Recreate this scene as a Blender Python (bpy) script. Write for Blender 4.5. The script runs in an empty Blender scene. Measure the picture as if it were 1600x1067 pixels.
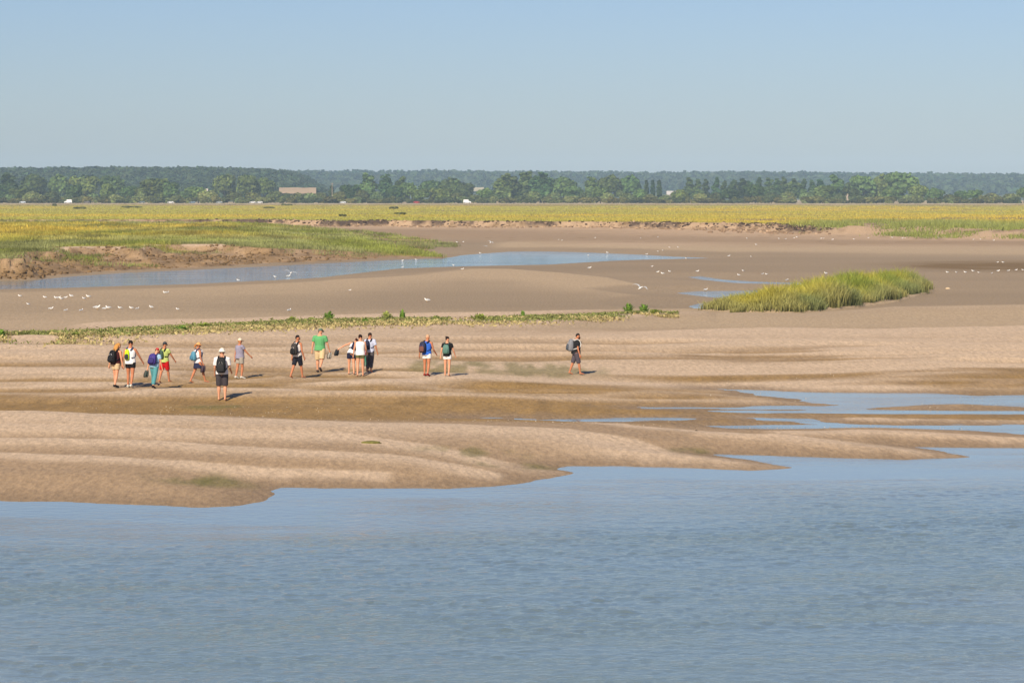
import bpy, bmesh, math, random
import numpy as np
from mathutils import Vector, Matrix
R = math.radians
random.seed(7); rng = np.random.default_rng(7)
S = bpy.context.scene
COL = S.collection

# ---------------------------------------------------------------- camera, sky, sun, exposure
CAM_H, FPX, HY = 7.7, 4500.0, 306.0          # eye height (m), focal length in photo pixels, horizon row
cam_d = bpy.data.cameras.new('camera'); cam = bpy.data.objects.new('camera', cam_d); COL.objects.link(cam)
cam.location = (0, 0, CAM_H); cam.rotation_euler = (R(90), 0, 0)
cam_d.sensor_width = 36; cam_d.lens = FPX / 1600 * 36
cam_d.shift_y = -(533.5 - HY) / 1600
cam_d.clip_start = 0.5; cam_d.clip_end = 30000
S.camera = cam
SUN_EL, SHADOW_AZ = 37.0, 21.0                # degrees; shadows fall away from the camera and to the right
world = bpy.data.worlds.new('World'); S.world = world; world.use_nodes = True
wn, wl = world.node_tree.nodes, world.node_tree.links
wn.clear()
sky = wn.new('ShaderNodeTexSky'); sky.sky_type = 'NISHITA'; sky.sun_disc = False
sky.sun_elevation = R(SUN_EL); sky.sun_rotation = R(180 + SHADOW_AZ)
sky.air_density = 1.0; sky.dust_density = 0.6; sky.ozone_density = 3.0
bg = wn.new('ShaderNodeBackground'); bg.inputs[1].default_value = 0.066
tint = wn.new('ShaderNodeVectorMath'); tint.operation = 'MULTIPLY'; tint.inputs[1].default_value = (.79, .86, 1.1)   # camera white balance of the sky
wo = wn.new('ShaderNodeOutputWorld')
wl.new(sky.outputs[0], tint.inputs[0]); wl.new(tint.outputs[0], bg.inputs[0])
wl.new(bg.outputs[0], wo.inputs[0])
sd = bpy.data.lights.new('sun', 'SUN'); sd.energy = 5.0; sd.angle = R(0.5); sd.color = (1.0, 0.87, 0.69)
sun = bpy.data.objects.new('sun', sd); COL.objects.link(sun)
az = R(SHADOW_AZ); el = R(SUN_EL)
sun.rotation_euler = Vector((math.sin(az) * math.cos(el), math.cos(az) * math.cos(el), -math.sin(el))).to_track_quat('-Z', 'Y').to_euler()
sun.location = (-30, -30, 40)
S.view_settings.view_transform = 'Standard'; S.view_settings.look = 'None'
S.view_settings.gamma = 1.0; S.view_settings.use_curve_mapping = False
S.view_settings.exposure = 0.42
S.render.engine = 'CYCLES'
S.cycles.use_denoising = True
S.cycles.volume_bounces = 2; S.cycles.max_bounces = 6; S.cycles.diffuse_bounces = 2; S.cycles.transparent_max_bounces = 8

# ---------------------------------------------------------------- helpers
def lin(r, g, b):
    f = lambda c: (c / 255 / 12.92) if c / 255 <= 0.04045 else ((c / 255 + 0.055) / 1.055) ** 2.4
    return (f(r), f(g), f(b))

def material(name, color=(0.5, 0.5, 0.5), rough=0.8, attr=None, noise=None, bump=None, spec=0.3, translucent=0.0, tinted=False):
    m = bpy.data.materials.new(name); m.use_nodes = True
    n, l = m.node_tree.nodes, m.node_tree.links
    p = n['Principled BSDF']; p.inputs['Roughness'].default_value = rough
    p.inputs['Specular IOR Level'].default_value = spec
    p.inputs['Base Color'].default_value = (*color, 1)
    out = p.inputs['Base Color']
    src = None
    if attr:
        a = n.new('ShaderNodeAttribute'); a.attribute_name = attr; src = a.outputs['Color']
    if noise:                                  # (scale, amount, stretch xyz)
        sc, amt, st = noise
        tc = n.new('ShaderNodeTexCoord'); mp = n.new('ShaderNodeMapping'); mp.inputs['Scale'].default_value = st
        nz = n.new('ShaderNodeTexNoise'); nz.inputs['Scale'].default_value = sc; nz.inputs['Detail'].default_value = 6
        nz.inputs['Roughness'].default_value = 0.65
        l.new(tc.outputs['Object'], mp.inputs[0]); l.new(mp.outputs[0], nz.inputs[0])
        mr = n.new('ShaderNodeMapRange'); mr.inputs[1].default_value = 0.3; mr.inputs[2].default_value = 0.7
        mr.inputs[3].default_value = 1 - amt; mr.inputs[4].default_value = 1 + amt
        l.new(nz.outputs[0], mr.inputs[0])
        mx = n.new('ShaderNodeVectorMath'); mx.operation = 'SCALE'
        if src: l.new(src, mx.inputs[0])
        else: mx.inputs[0].default_value = color
        l.new(mr.outputs[0], mx.inputs['Scale']); src = mx.outputs[0]
    if tinted:                                 # each tree's own leaf colour
        oi = n.new('ShaderNodeObjectInfo'); tm_ = n.new('ShaderNodeVectorMath'); tm_.operation = 'MULTIPLY'
        l.new(src, tm_.inputs[0]); l.new(oi.outputs['Color'], tm_.inputs[1]); src = tm_.outputs[0]
    if src: l.new(src, out)
    if bump:                                   # (scale, strength, distance, stretch)
        sc, stg, dist, st = bump
        tc = n.new('ShaderNodeTexCoord'); mp = n.new('ShaderNodeMapping'); mp.inputs['Scale'].default_value = st
        nz = n.new('ShaderNodeTexNoise'); nz.inputs['Scale'].default_value = sc; nz.inputs['Detail'].default_value = 5
        l.new(tc.outputs['Object'], mp.inputs[0]); l.new(mp.outputs[0], nz.inputs[0])
        b = n.new('ShaderNodeBump'); b.inputs['Strength'].default_value = stg; b.inputs['Distance'].default_value = dist
        l.new(nz.outputs[0], b.inputs['Height']); l.new(b.outputs[0], p.inputs['Normal'])
    if translucent:
        t = n.new('ShaderNodeBsdfTranslucent'); mix = n.new('ShaderNodeMixShader'); mix.inputs[0].default_value = translucent
        if src: l.new(src, t.inputs[0])
        else: t.inputs[0].default_value = (*color, 1)
        l.new(p.outputs[0], mix.inputs[1]); l.new(t.outputs[0], mix.inputs[2])
        l.new(mix.outputs[0], n['Material Output'].inputs[0])
    return m

MATS = {}
def flat(rgb, rough=0.8, spec=0.25):
    k = (rgb, rough)
    if k not in MATS: MATS[k] = material('paint_%d_%d_%d' % rgb, tuple(.78 * v for v in lin(*rgb)), rough, spec=spec, noise=(25, 0.12, (1, 1, 1)))
    return MATS[k]

def mesh_from(name, V, F, mat=None, col=None, smooth=False):
    """V (n,3) array, F list of equal-length index rows or list of arrays; col per-vertex colours."""
    me = bpy.data.meshes.new(name)
    V = np.asarray(V, dtype=np.float32)
    if isinstance(F, np.ndarray):
        k = F.shape[1]; nf = len(F)
        me.vertices.add(len(V)); me.vertices.foreach_set('co', V.ravel())
        me.loops.add(nf * k); me.loops.foreach_set('vertex_index', F.astype(np.int32).ravel())
        me.polygons.add(nf); me.polygons.foreach_set('loop_start', np.arange(0, nf * k, k, dtype=np.int32))
        me.update(calc_edges=True)
    else:
        me.from_pydata([tuple(map(float, v)) for v in V], [], [tuple(map(int, f)) for f in F])
    if smooth: me.polygons.foreach_set('use_smooth', np.ones(len(me.polygons), dtype=bool))
    if col is not None:
        a = me.color_attributes.new('col', 'FLOAT_COLOR', 'POINT')
        c = np.ones((len(V), 4), dtype=np.float32); c[:, :3] = col
        a.data.foreach_set('color', c.ravel())
    if mat: me.materials.append(mat)
    return me

def link(name, me, parent=None, loc=None):
    o = bpy.data.objects.new(name, me); COL.objects.link(o)
    if parent: o.parent = parent
    if loc is not None: o.location = loc
    return o

def tag(o, label, cat, group=None):
    o['label'] = label; o['category'] = cat
    if group: o['group'] = group
    return o

def thing(name, label, cat, loc=(0, 0, 0), group=None):
    return tag(link(name, None, None, loc), label, cat, group)

ORD = ['first', 'second', 'third', 'fourth', 'fifth', 'sixth', 'seventh', 'eighth', 'ninth', 'tenth', 'eleventh', 'twelfth', 'thirteenth',
       'fourteenth', 'fifteenth', 'sixteenth', 'seventeenth', 'eighteenth', 'nineteenth']
TENS = ['', '', 'twenty', 'thirty', 'forty', 'fifty', 'sixty', 'seventy', 'eighty', 'ninety']
def ordinal(i):                                # 0 based
    n = i + 1
    if n < 20: return ORD[n - 1]
    if n >= 100: return 'hundred and ' + ordinal(n - 101) if n > 100 else 'hundredth'
    t, u = divmod(n, 10)
    return TENS[t][:-1] + 'ieth' if u == 0 else TENS[t] + '-' + ORD[u - 1]

def sstep(a, b, x):
    t = np.clip((x - a) / (b - a), 0, 1); return t * t * (3 - 2 * t)

# value noise, vectorised
_perm = rng.random((256, 256))
def vnoise(x, y):
    xi = np.floor(x).astype(int); yi = np.floor(y).astype(int); fx = x - xi; fy = y - yi
    fx = fx * fx * (3 - 2 * fx); fy = fy * fy * (3 - 2 * fy)
    g = lambda a, b: _perm[a & 255, b & 255]
    return (g(xi, yi) * (1 - fx) + g(xi + 1, yi) * fx) * (1 - fy) + (g(xi, yi + 1) * (1 - fx) + g(xi + 1, yi + 1) * fx) * fy
def fbm(x, y, o=4):
    s = 0; a = 0.5; t = 0
    for i in range(o):
        s = s + a * vnoise(x * 2 ** i + 17 * i, y * 2 ** i + 31 * i); t += a; a *= 0.5
    return s / t - 0.5                          # about -0.5 .. 0.5

def px_world(px, py, z=0.0):
    Y = FPX * (CAM_H - z) / (py - HY); return ((px - 800) / FPX * Y, Y)

# ---------------------------------------------------------------- terrain definition (world metres; outlines read off the photograph)
SHORE = [(-900, 776), (0, 782), (100, 784), (200, 788), (300, 792), (370, 790), (415, 781), (433, 773), (425, 766), (440, 762), (520, 762), (600, 763),
         (700, 764), (770, 760), (830, 753), (870, 743), (893, 739), (868, 733), (885, 728), (960, 728), (1030, 730), (1100, 732), (1170, 735), (1245, 731),
         (1195, 722), (1130, 712), (1100, 709), (1170, 711), (1250, 714), (1330, 716), (1420, 718), (1490, 716), (1515, 714), (1480, 706), (1420, 698),
         (1500, 699), (1600, 700), (2500, 702), (2500, 2600), (-900, 2600)]
BACK = [(-900, 470), (-900, 452), (0, 439), (50, 438), (100, 433), (200, 426), (300, 422), (400, 417), (500, 412), (600, 407), (700, 403), (706, 402), (720, 399), (760, 396),
        (800, 393), (850, 393), (900, 394), (950, 396), (1000, 398), (1050, 401), (1110, 403.5), (1080, 405), (1000, 406), (950, 408), (900, 411), (850, 414),
        (800, 415), (750, 416), (700, 417), (620, 420), (560, 427), (500, 434), (430, 438), (400, 439), (300, 444), (200, 446.5), (100, 450), (0, 452)]
POOLS = [
    [(1073, 433), (1095, 431.5), (1130, 437), (1180, 440), (1260, 442.5), (1260, 446), (1200, 445), (1140, 441.5), (1095, 437)],
    [(1055, 458), (1090, 455), (1150, 454.5), (1215, 453), (1215, 470), (1130, 466.5), (1095, 463)],
    [(1074, 479), (1092, 474.5), (1125, 472), (1135, 483), (1090, 483.5)],
    [(1108, 607), (1187, 609), (1262, 613), (1375, 615), (1469, 616), (1532, 620), (1600, 616), (2300, 612), (2300, 634), (1600, 637), (1506, 631), (1435, 633), (1352, 639.5),
     (1440, 640.5), (1600, 641.5), (2300, 643), (2300, 648), (1600, 648), (1300, 645), (1190, 645), (1120, 643), (1250, 640.5), (1000, 638.5), (1000, 636.5), (1150, 636), (1300, 632), (1244, 624.5), (1169, 615), (1120, 609)],
    [(1135, 651), (1262, 654), (1285, 660), (1340, 662.5), (1400, 663.5), (1600, 663.5), (2300, 664), (2300, 690), (1600, 678), (1500, 672), (1400, 668), (1300, 668.5), (1200, 671.5), (1150, 670), (1112, 666), (1200, 664), (1280, 663), (1240, 658), (1180, 655)],
    [(860, 656), (950, 654.5), (1050, 652.5), (1090, 654), (1050, 656), (960, 657.5), (900, 657.5)],
    [(700, 652), (760, 651.6), (820, 653.6), (830, 655), (770, 653.8)],
]
M1 = [(-900, 415, 1.9), (-300, 412, 1.9), (0, 404, 1.9), (40, 399, 1.9), (72, 391, 1.9), (85, 387, 1.9), (150, 385.5, 1.9), (198, 386, 1.9), (215, 391, 1.85), (228, 385, 1.9), (255, 383, 1.9), (345, 382.5, 1.9), (420, 388, 1.6), (500, 391.5, 1.1), (600, 396, .55),
      (660, 400, .25), (698, 402.4, .1), (690, 400, .12), (625, 383, .6), (550, 364, 1.25), (507, 353, 1.8), (440, 349, 1.9), (300, 347, 1.9), (150, 346, 1.9), (90, 345.5, 1.9), (-900, 345, 1.9)]
M2 = [(-900, 343.8, 1.9), (90, 343.8, 1.9), (300, 343.2, 1.9), (430, 343, 1.9), (520, 345, 1.9), (600, 344, 1.9), (700, 345.5, 1.9), (800, 345.5, 1.9), (900, 346, 1.9), (1000, 346.5, 1.9), (1100, 348, 1.9), (1200, 350, 1.9),
      (1250, 352, 1.9), (1290, 356, 1.6), (1315, 356, 1.5), (1325, 349, 1.9), (1345, 347, 1.9), (1380, 351, 1.9), (1420, 353, 1.8), (1500, 356, 1.7), (1570, 361, 1.6), (1600, 358, 1.8), (1700, 357, 1.9), (2600, 357, 1.9), (2600, 308, 1.9), (-900, 308, 1.9)]
def wpoly(P): return np.array([px_world(p[0], p[1], p[2] if len(p) > 2 else 0.0) for p in P])
def seg_dist(P, X, Y):
    """distance to polygon outline, negative inside"""
    P = wpoly(P); d = np.full(X.shape, 1e18); ins = np.zeros(X.shape, bool)
    for i in range(len(P)):
        ax, ay = P[i - 1]; bx, by = P[i]
        vx, vy = bx - ax, by - ay; L = vx * vx + vy * vy
        if L > 0:
            t = np.clip(((X - ax) * vx + (Y - ay) * vy) / L, 0, 1)
            d = np.minimum(d, (X - ax - t * vx) ** 2 + (Y - ay - t * vy) ** 2)
        if ay != by:
            c = ((ay > Y) != (by > Y)) & (X < vx * (Y - ay) / (by - ay) + ax); ins ^= c
    d = np.sqrt(d); return np.where(ins, -d, d)

# sand ridges: crest line (px, py, crest height), gentle face towards the camera, short face behind
RIDGES = [
    ([(-900, 642, .75), (0, 640, .75), (80, 640, .75), (150, 643, .7), (200, 642, .7), (300, 638, .75), (400, 640, .75), (500, 644, .7), (560, 648, .62), (640, 651, .52), (719, 657, .45), (812, 663, .4),
      (887, 670, .36), (1000, 687, .3), (1049, 699, .24), (1097, 709, .18), (1187, 721, .1), (1244, 731, .02)], 7, 1.0),
    ([(-900, 663, .62), (0, 663, .62), (150, 664, .6), (265, 670, .57), (400, 671, .55), (531, 676, .48), (625, 689, .38), (719, 704, .28), (812, 719, .18), (850, 727, .12), (893, 739, .02)], 3.2, .6),
    ([(-900, 684, .52), (0, 685, .5), (100, 686, .5), (250, 690, .46), (350, 697, .41), (500, 706, .35), (650, 716, .29), (780, 735, .18)], 2.6, .5),
    ([(-900, 706, .42), (0, 708, .4), (150, 712, .38), (300, 722, .32), (450, 731, .25), (600, 738, .2)], 2.2, .5),
    ([(900, 652, .12), (1000, 660, .3), (1056, 661, .32), (1150, 672, .3), (1262, 682, .26), (1375, 691, .2), (1469, 704, .1), (1515, 714, .02)], 3, 1.0),
    ([(1200, 672, .1), (1300, 669, .2), (1375, 669, .22), (1487, 672, .24), (1600, 680, .24), (2500, 690, .24)], 2.4, .8),
    ([(1130, 648, .05), (1250, 650, .1), (1400, 653, .12), (1600, 655, .12), (2500, 656, .12)], 1.5, .8),
    ([(700, 614, .25), (800, 613, .3), (925, 612, .32), (1000, 608, .33), (1094, 607, .31), (1169, 614, .22), (1244, 624, .12), (1300, 631, .02)], 3, 1.0),
    ([(300, 594, .4), (400, 586, .5), (437, 583, .53), (531, 588, .5), (625, 596, .42), (737, 609, .3)], 4, 1.1),
    ([(680, 600, .35), (756, 588, .47), (831, 585, .52), (925, 586, .52), (1000, 591, .47), (1100, 596, .42), (1250, 597, .38), (1400, 599, .35), (1600, 596, .35), (2500, 592, .35)], 4, 1.2),
    ([(-900, 586, .46), (0, 585, .46), (150, 584, .46), (300, 588, .43), (350, 598, .35)], 3.5, 1.0),
    ([(-900, 560, .62), (0, 558, .62), (200, 561, .6), (350, 566, .55), (460, 571, .5), (600, 570, .52), (750, 566, .54), (900, 563, .56), (1100, 566, .56), (1400, 561, .6), (2500, 556, .6)], 4, 1.2),
    ([(-900, 540, .68), (0, 541, .68), (300, 546, .66), (500, 541, .66), (750, 537, .68), (1000, 541, .66), (1300, 533, .7), (1600, 529, .7), (2500, 525, .7)], 5, 1.3),
    ([(1000, 517, .72), (1200, 512, .76), (1350, 514, .74), (1600, 508, .75), (2500, 500, .75)], 6, 2),
    ([(-900, 529, .78), (0, 527, .78), (100, 524, .78), (200, 519, .78), (340, 511, .78), (500, 503, .78), (700, 500, .78), (900, 495, .74), (1000, 489, .7), (1040, 487, .65), (1110, 488, .6)], 9, 5),
    ([(90, 511, .6), (150, 504, .74), (230, 500, .78), (380, 497, .8), (600, 490, .78), (800, 487, .74), (900, 484, .68), (1000, 482, .56), (1090, 484, .4)], 6, 3),
    ([(1110, 490, .5), (1250, 492, .6), (1400, 480, .62), (1600, 477, .62), (2500, 474, .62)], 12, 5),
    ([(-900, 460, .36), (0, 459, .38), (300, 451, .4), (500, 441, .4), (610, 428, .42), (720, 420, .46), (800, 421, .48), (875, 427, .48), (950, 435, .45), (1000, 446, .4), (1050, 457, .32), (1095, 465, .2)], 40, 7),
    ([(760, 382, .38), (850, 379, .5), (1000, 377, .62), (1200, 376, .62), (1400, 378, .62), (1600, 379, .62), (2500, 381, .62)], 75, 30),
]
def terrain(X, Y):
    """height, albedo, marsh mask"""
    U = X / Y * FPX + 800
    warp = fbm(X * .25, Y * .25, 3)
    base = np.interp(Y, [40, 66, 80, 92, 97, 104, 112, 125, 146, 156, 172, 200, 260, 330, 430, 520, 640, 7000],
                     [.05, .2, .33, .3, .2, .26, .36, .55, .66, .5, .36, .3, .25, .22, .27, .36, .5, .5])
    right = sstep(900, 1150, U) * (1 - sstep(108, 118, Y)); base = base - right * np.clip(base - .07, 0, 1) * .85
    z = base; rc = np.zeros_like(X)
    for pts, wf, wb in RIDGES:
        p = np.array(pts); h = np.interp(U, p[:, 0], p[:, 2]); py = np.interp(U, p[:, 0], p[:, 1])
        Yc = FPX * (CAM_H - h) / (py - HY) + warp * min(wf, 4) * .5
        t = Y - Yc
        prof = np.where(t < 0, np.exp(-(t / wf) ** 2), np.exp(-(t / wb) ** 2))
        fade = sstep(p[0, 0] - 40, p[0, 0] + 40, U) * (1 - sstep(p[-1, 0] - 10, p[-1, 0] + 30, U))
        z = np.maximum(z, base + (h - base) * prof * fade)
        rc = np.maximum(rc, np.where(t < 0, np.exp(-(t / (wf * .85)) ** 2), np.exp(-(t / min(.35, wb)) ** 2)) * fade)
    # small ridges across the view on the upper flats
    amp = sstep(96, 112, Y) * (1 - sstep(138, 150, Y))
    n1 = 1 - 2 * np.abs(fbm(X * .045 + 5, Y * .22 + 3, 3)) * 2
    n2 = 1 - 2 * np.abs(fbm(X * .09 + 50, Y * .45 + 31, 2)) * 2
    relief = amp * ((n1 - .55) * .24 + (n2 - .55) * .11)
    rc = np.maximum(rc * (1 - .4 * amp), amp * np.clip(sstep(.35, .85, n1) * .75 + sstep(.4, .9, n2) * .4, 0, 1))
    z = z + relief + fbm(X * .5, Y * .9, 3) * .035 * (1 - sstep(140, 300, Y)) + fbm(X * .06, Y * .06, 3) * .05
    # grass islet mound
    isl = seg_dist([(1108, 484, .4), (1160, 488, .4), (1225, 488, .4), (1290, 483, .4), (1335, 476, .45), (1385, 469, .5), (1422, 459, .5), (1447, 452, .5), (1440, 446, .5), (1380, 444, .5), (1300, 452, .4), (1230, 464, .4), (1150, 474, .4)], X, Y)
    mound = np.where(isl < 0, np.interp(-isl, [0, .6, 1.6, 3], [0, .6, 1.4, 1.65]) * (.3 + .7 * sstep(1200, 1310, U)), 0)
    z = np.maximum(z, .42 * (isl < .5)) + mound
    # water outlines
    dw = seg_dist(SHORE, X, Y)
    edge_n = fbm(X * .8, Y * .8, 3)
    dw = dw + edge_n * .5
    dp = np.full(X.shape, 1e9)
    for P in POOLS: dp = np.minimum(dp, seg_dist(P, X, Y) + (edge_n * .5 + fbm(X * .25 + 6, Y * .9, 3) * 1.7) * (Y < 120))
    db = seg_dist(BACK, X, Y)
    def beach(d, s, depth): return np.where(d > 0, d * s + .004, np.maximum(d * s, -depth))
    z = np.minimum(z, beach(dw, .075, 1.5)); z = np.minimum(z, beach(dp, .05, .12)); zb = beach(db, .035, .8)
    # marsh blocks
    p1 = np.array(M1[:17]); h1 = np.interp(U, p1[:, 0], p1[:, 2])
    d1 = seg_dist(M1, X, Y) + (fbm(X * .12, Y * .12, 4) * 6 + fbm(X * .6, Y * .6, 2) * 2) * np.clip(h1 / 1.9, .15, 1)
    r = np.clip(d1, 0, None) / (np.clip(d1, 0, None) + np.clip(db, .01, None))
    rough = fbm(X * .35, Y * .22, 4) + fbm(X * 1.1, Y * .5 + 40, 3) * .9
    prof = 1 - .38 * sstep(0, .10, r) - .62 * sstep(.04, 1.0, r) ** .8
    near1 = sstep(40, 20, d1) if False else (1 - sstep(30, 60, d1))
    zm1 = np.where(d1 < 0, h1, h1 * prof * near1 + rough * .45 * sstep(0, .08, r) * (1 - r) * near1 * sstep(.3, 1.2, h1))
    z = np.minimum(z, np.where(d1 < 60, np.maximum(zb, .0 * zb - .8), zb))
    Yfar0 = np.interp(U, [q[0] for q in BACK[1:12]], [px_world(q[0], q[1])[1] for q in BACK[1:12]])
    z = np.where((db > 0) & (d1 < 55) & (Y > Yfar0 - 2), np.maximum(z, zm1), np.where(d1 < 0, np.maximum(z, zm1), z))
    d2 = seg_dist(M2, X, Y) + fbm(X * .06, Y * .06, 4) * 16 + fbm(X * .3, Y * .3, 2) * 4
    p2 = np.array(M2[:24]); h2 = np.interp(U, p2[:, 0], p2[:, 2])
    soft = sstep(1255, 1300, U)
    cl = 1 - (.72 * sstep(0, 3.5, d2) + .06 * sstep(6, 30, d2)) * (1 - soft) - soft * .75 * sstep(-1, 11, d2) - .25 * sstep(20, 120, d2)
    zm2 = np.where(d2 < 0, h2, np.maximum(h2 * cl, 0)) + np.where(d2 > 0, fbm(X * .15, Y * .1, 4) * .5 * (1 - sstep(10, 50, d2)), 0)
    z = np.where((d2 < 120) & (Y > 330), np.maximum(z, zm2), z)
    marsh = np.where((d1 < 0) | (d2 < 0), 1.0, 0.0)
    z = z + marsh * (fbm(X * .04, Y * .04, 3) * .35 + fbm(X * .012 + 9, Y * .012, 2) * .3)
    # ---------------- albedo (what the surface is made of: dry sand, wet sand, silt, mud, litter)
    nA = fbm(X * .16, Y * .16, 4); nB = fbm(X * 1.8, Y * .4, 3); nC = fbm(X * .03, Y * .03, 3)
    dry = np.array((.485, .362, .243)); damp = np.array((.32, .222, .13)); ochre = np.array((.255, .158, .055)); grey = np.array((.315, .23, .14)); pale = np.array((.5, .365, .24))
    mix = lambda a, b, t: a + (b - a) * t[:, None]
    zz = z - fbm(X * .06, Y * .06, 3) * .05
    lift = zz - np.interp(Y, [60, 88, 100, 110, 125, 140, 7000], [.22, .34, .36, .42, .56, .6, .6])
    near_ = 1 - sstep(128, 146, Y)
    dryness = sstep(-.17, .12, lift + nA * .16 + nB * .09) * (1 - near_) + near_ * sstep(.08, .9, rc + nA * .22 + nB * .16)
    c = mix(np.broadcast_to(damp, (len(X), 3)), dry, dryness)
    och = np.clip(1.15 - rc * 1.3 + nA * .8 - .55 * sstep(112, 132, Y), 0, 1) * sstep(93, 97, Y + nC * 4) * (1 - sstep(128, 146, Y))
    c = mix(c, np.broadcast_to(ochre, c.shape) * (1 + .5 * nB[:, None]), och * .97)
    flatg = sstep(150, 162, Y + nC * 14) * (1 - sstep(.52, .7, zz + nA * .08))
    streak = 1 + .3 * fbm(X * .012, Y * .07, 3)
    c = mix(c, grey[None] * np.array([.86, .88, .9]) * streak[:, None], flatg * .95)
    c = mix(c, np.broadcast_to(np.array((.405, .3, .185)), c.shape), flatg * sstep(.29, .42, zz + nC * .08 + nA * .03) * .85)
    c = mix(c, np.broadcast_to(pale, c.shape), sstep(385, 425, Y) * sstep(.48, .6, zz + nA * .1) * (d2 > 30) * .7)
    wetline = (1 - sstep(0, 2.2, np.minimum(dw, dp) + nB * 1.2)) * (Y < 130)
    c = mix(c, np.broadcast_to(damp * .72, c.shape), wetline * .85)
    # silt stain on the far right flat, algae films with their own outlines
    def blob(px, py, rx, ry, zb_=.3):
        x0, y0 = px_world(px, py, zb_); ry_m = abs(px_world(px, py - ry, zb_)[1] - y0); rx_m = rx / FPX * y0
        return np.exp(-(((X - x0) / rx_m) ** 2 + ((Y - y0) / ry_m) ** 2) ** 1.5)
    c = mix(c, np.broadcast_to(ochre * .62, c.shape), np.clip(blob(1640, 415, 220, 7) * 1.5 * (1 + nA * 1.5), 0, 1) * .9)
    algae = np.array((.13, .12, .03))
    for b in ((295, 750, 55, 8, .15), (345, 757, 50, 6, .1), (740, 709, 75, 5, .2), (800, 727, 60, 5, .1), (700, 578, 60, 8, .4), (840, 579, 90, 7, .4), (1080, 703, 30, 4, .1), (350, 632, 60, 4, .3)):
        c = mix(c, np.broadcast_to(algae, c.shape), np.clip(blob(*b) * (1 + nB * 5 + nA * 2), 0, 1) * .6)
    # mud faces and marsh soil
    mud = np.array((.25, .16, .075)); mudp = np.array((.42, .29, .175)); soil = np.array((.34, .27, .06))
    Yfar = np.interp(U, [q[0] for q in BACK[1:12]], [px_world(q[0], q[1])[1] for q in BACK[1:12]])
    m1 = (d1 < 55) & (db > -1) & (Y > Yfar - 2) & (Y > 200) & (zm1 > .12) & (zm1 >= z - .3)
    nM = fbm(X * .25, Y * .25, 4) + .5 * fbm(X * .9, Y * .6, 3)
    cm = mix(np.broadcast_to(mud, c.shape) * (1 + 1.3 * np.clip(fbm(X * .8, Y * .4 + 5, 3), -.4, .4))[:, None], mudp, np.clip(sstep(-.02, .2, nM) * .5 + (1 - sstep(0, 1.6, np.abs(d1))) * .2, 0, 1))
    c = np.where(m1[:, None], cm, c)
    m2 = (d2 < 120 * (1 + nC)) & (Y > 380)
    cm2 = mix(mix(np.broadcast_to(damp * .95, c.shape), mudp * 1.02, (1 - sstep(14, 60, d2 + nM * 30))), mud * .8, np.clip(1 - sstep(-.3, .05, nM + .2 * sstep(0, 8, d2)), 0, 1))
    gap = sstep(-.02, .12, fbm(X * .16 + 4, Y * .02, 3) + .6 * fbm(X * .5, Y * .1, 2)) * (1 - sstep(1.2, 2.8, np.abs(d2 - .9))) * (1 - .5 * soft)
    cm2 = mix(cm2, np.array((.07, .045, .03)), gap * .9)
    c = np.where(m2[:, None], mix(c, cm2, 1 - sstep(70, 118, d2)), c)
    litter = sstep(1750, 1900, Y + nC * 150)
    cs = mix(np.broadcast_to(soil, c.shape), np.array((.36, .27, .14)), litter)
    creek = (np.abs(fbm(X * .008 + 2, Y * .012, 3)) < .014) & (Y > 420)
    cs = np.where(creek[:, None], np.array((.19, .13, .065))[None], cs)
    c = np.where(((d1 < -1.6) | (d2 < -2.5))[:, None], cs, c)
    bare = (d1 > -3.0) & (d1 < .2) & (((U > 84) & (U < 200)) | ((U > 222) & (U < 250)) | ((U > 285) & (U < 352)))
    c = np.where(bare[:, None], np.array((.5, .37, .25))[None], c)
    return z, c, marsh, d1, d2, isl, U

us = np.concatenate([np.arange(-880, -60, 16), np.arange(-60, 1660, 3.6), np.arange(1660, 2480, 16)])
def rows():
    y = 34.0; out = []
    while y < 9000:
        out.append(y)
        y += float(np.interp(y, [34, 62, 64, 100, 101, 150, 152, 248, 252, 345, 350, 520, 560, 600, 602, 720, 725, 760, 1200, 2100, 9000],
                             [2, 2, .3, .32, .5, .55, 1, 1.2, 1.2, 1.4, 4, 4, 3, 3, 1.6, 1.7, 3, 10, 16, 45, 700]))
    return np.array(out)
ys = rows(); NU, NY = len(us), len(ys)
GU, GY = np.meshgrid(us, ys); GX = (GU - 800) / FPX * GY
tz, tc, tm, td1, td2, tisl, tU = terrain(GX.ravel(), GY.ravel())
Z = tz.reshape(NY, NU)
def height(x, y):
    """terrain height by bilinear lookup"""
    x = np.asarray(x, float); y = np.asarray(y, float); u = x / y * FPX + 800
    iu = np.clip(np.searchsorted(us, u) - 1, 0, NU - 2); iy = np.clip(np.searchsorted(ys, y) - 1, 0, NY - 2)
    a = np.clip((u - us[iu]) / (us[iu + 1] - us[iu]), 0, 1); b = np.clip((y - ys[iy]) / (ys[iy + 1] - ys[iy]), 0, 1)
    return (Z[iy, iu] * (1 - a) + Z[iy, iu + 1] * a) * (1 - b) + (Z[iy + 1, iu] * (1 - a) + Z[iy + 1, iu + 1] * a) * b
def ground(px, py):
    """first terrain or water point that a photo pixel looks at"""
    yy = np.concatenate([np.arange(60, 250, .1), np.arange(250, 2500, .8)]); xx = (px - 800) / FPX * yy
    zz = np.maximum(height(xx, yy), 0); ray = CAM_H - (py - HY) / FPX * yy
    i = int(np.argmax(ray <= zz)); return Vector((xx[i], yy[i], zz[i]))

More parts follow.
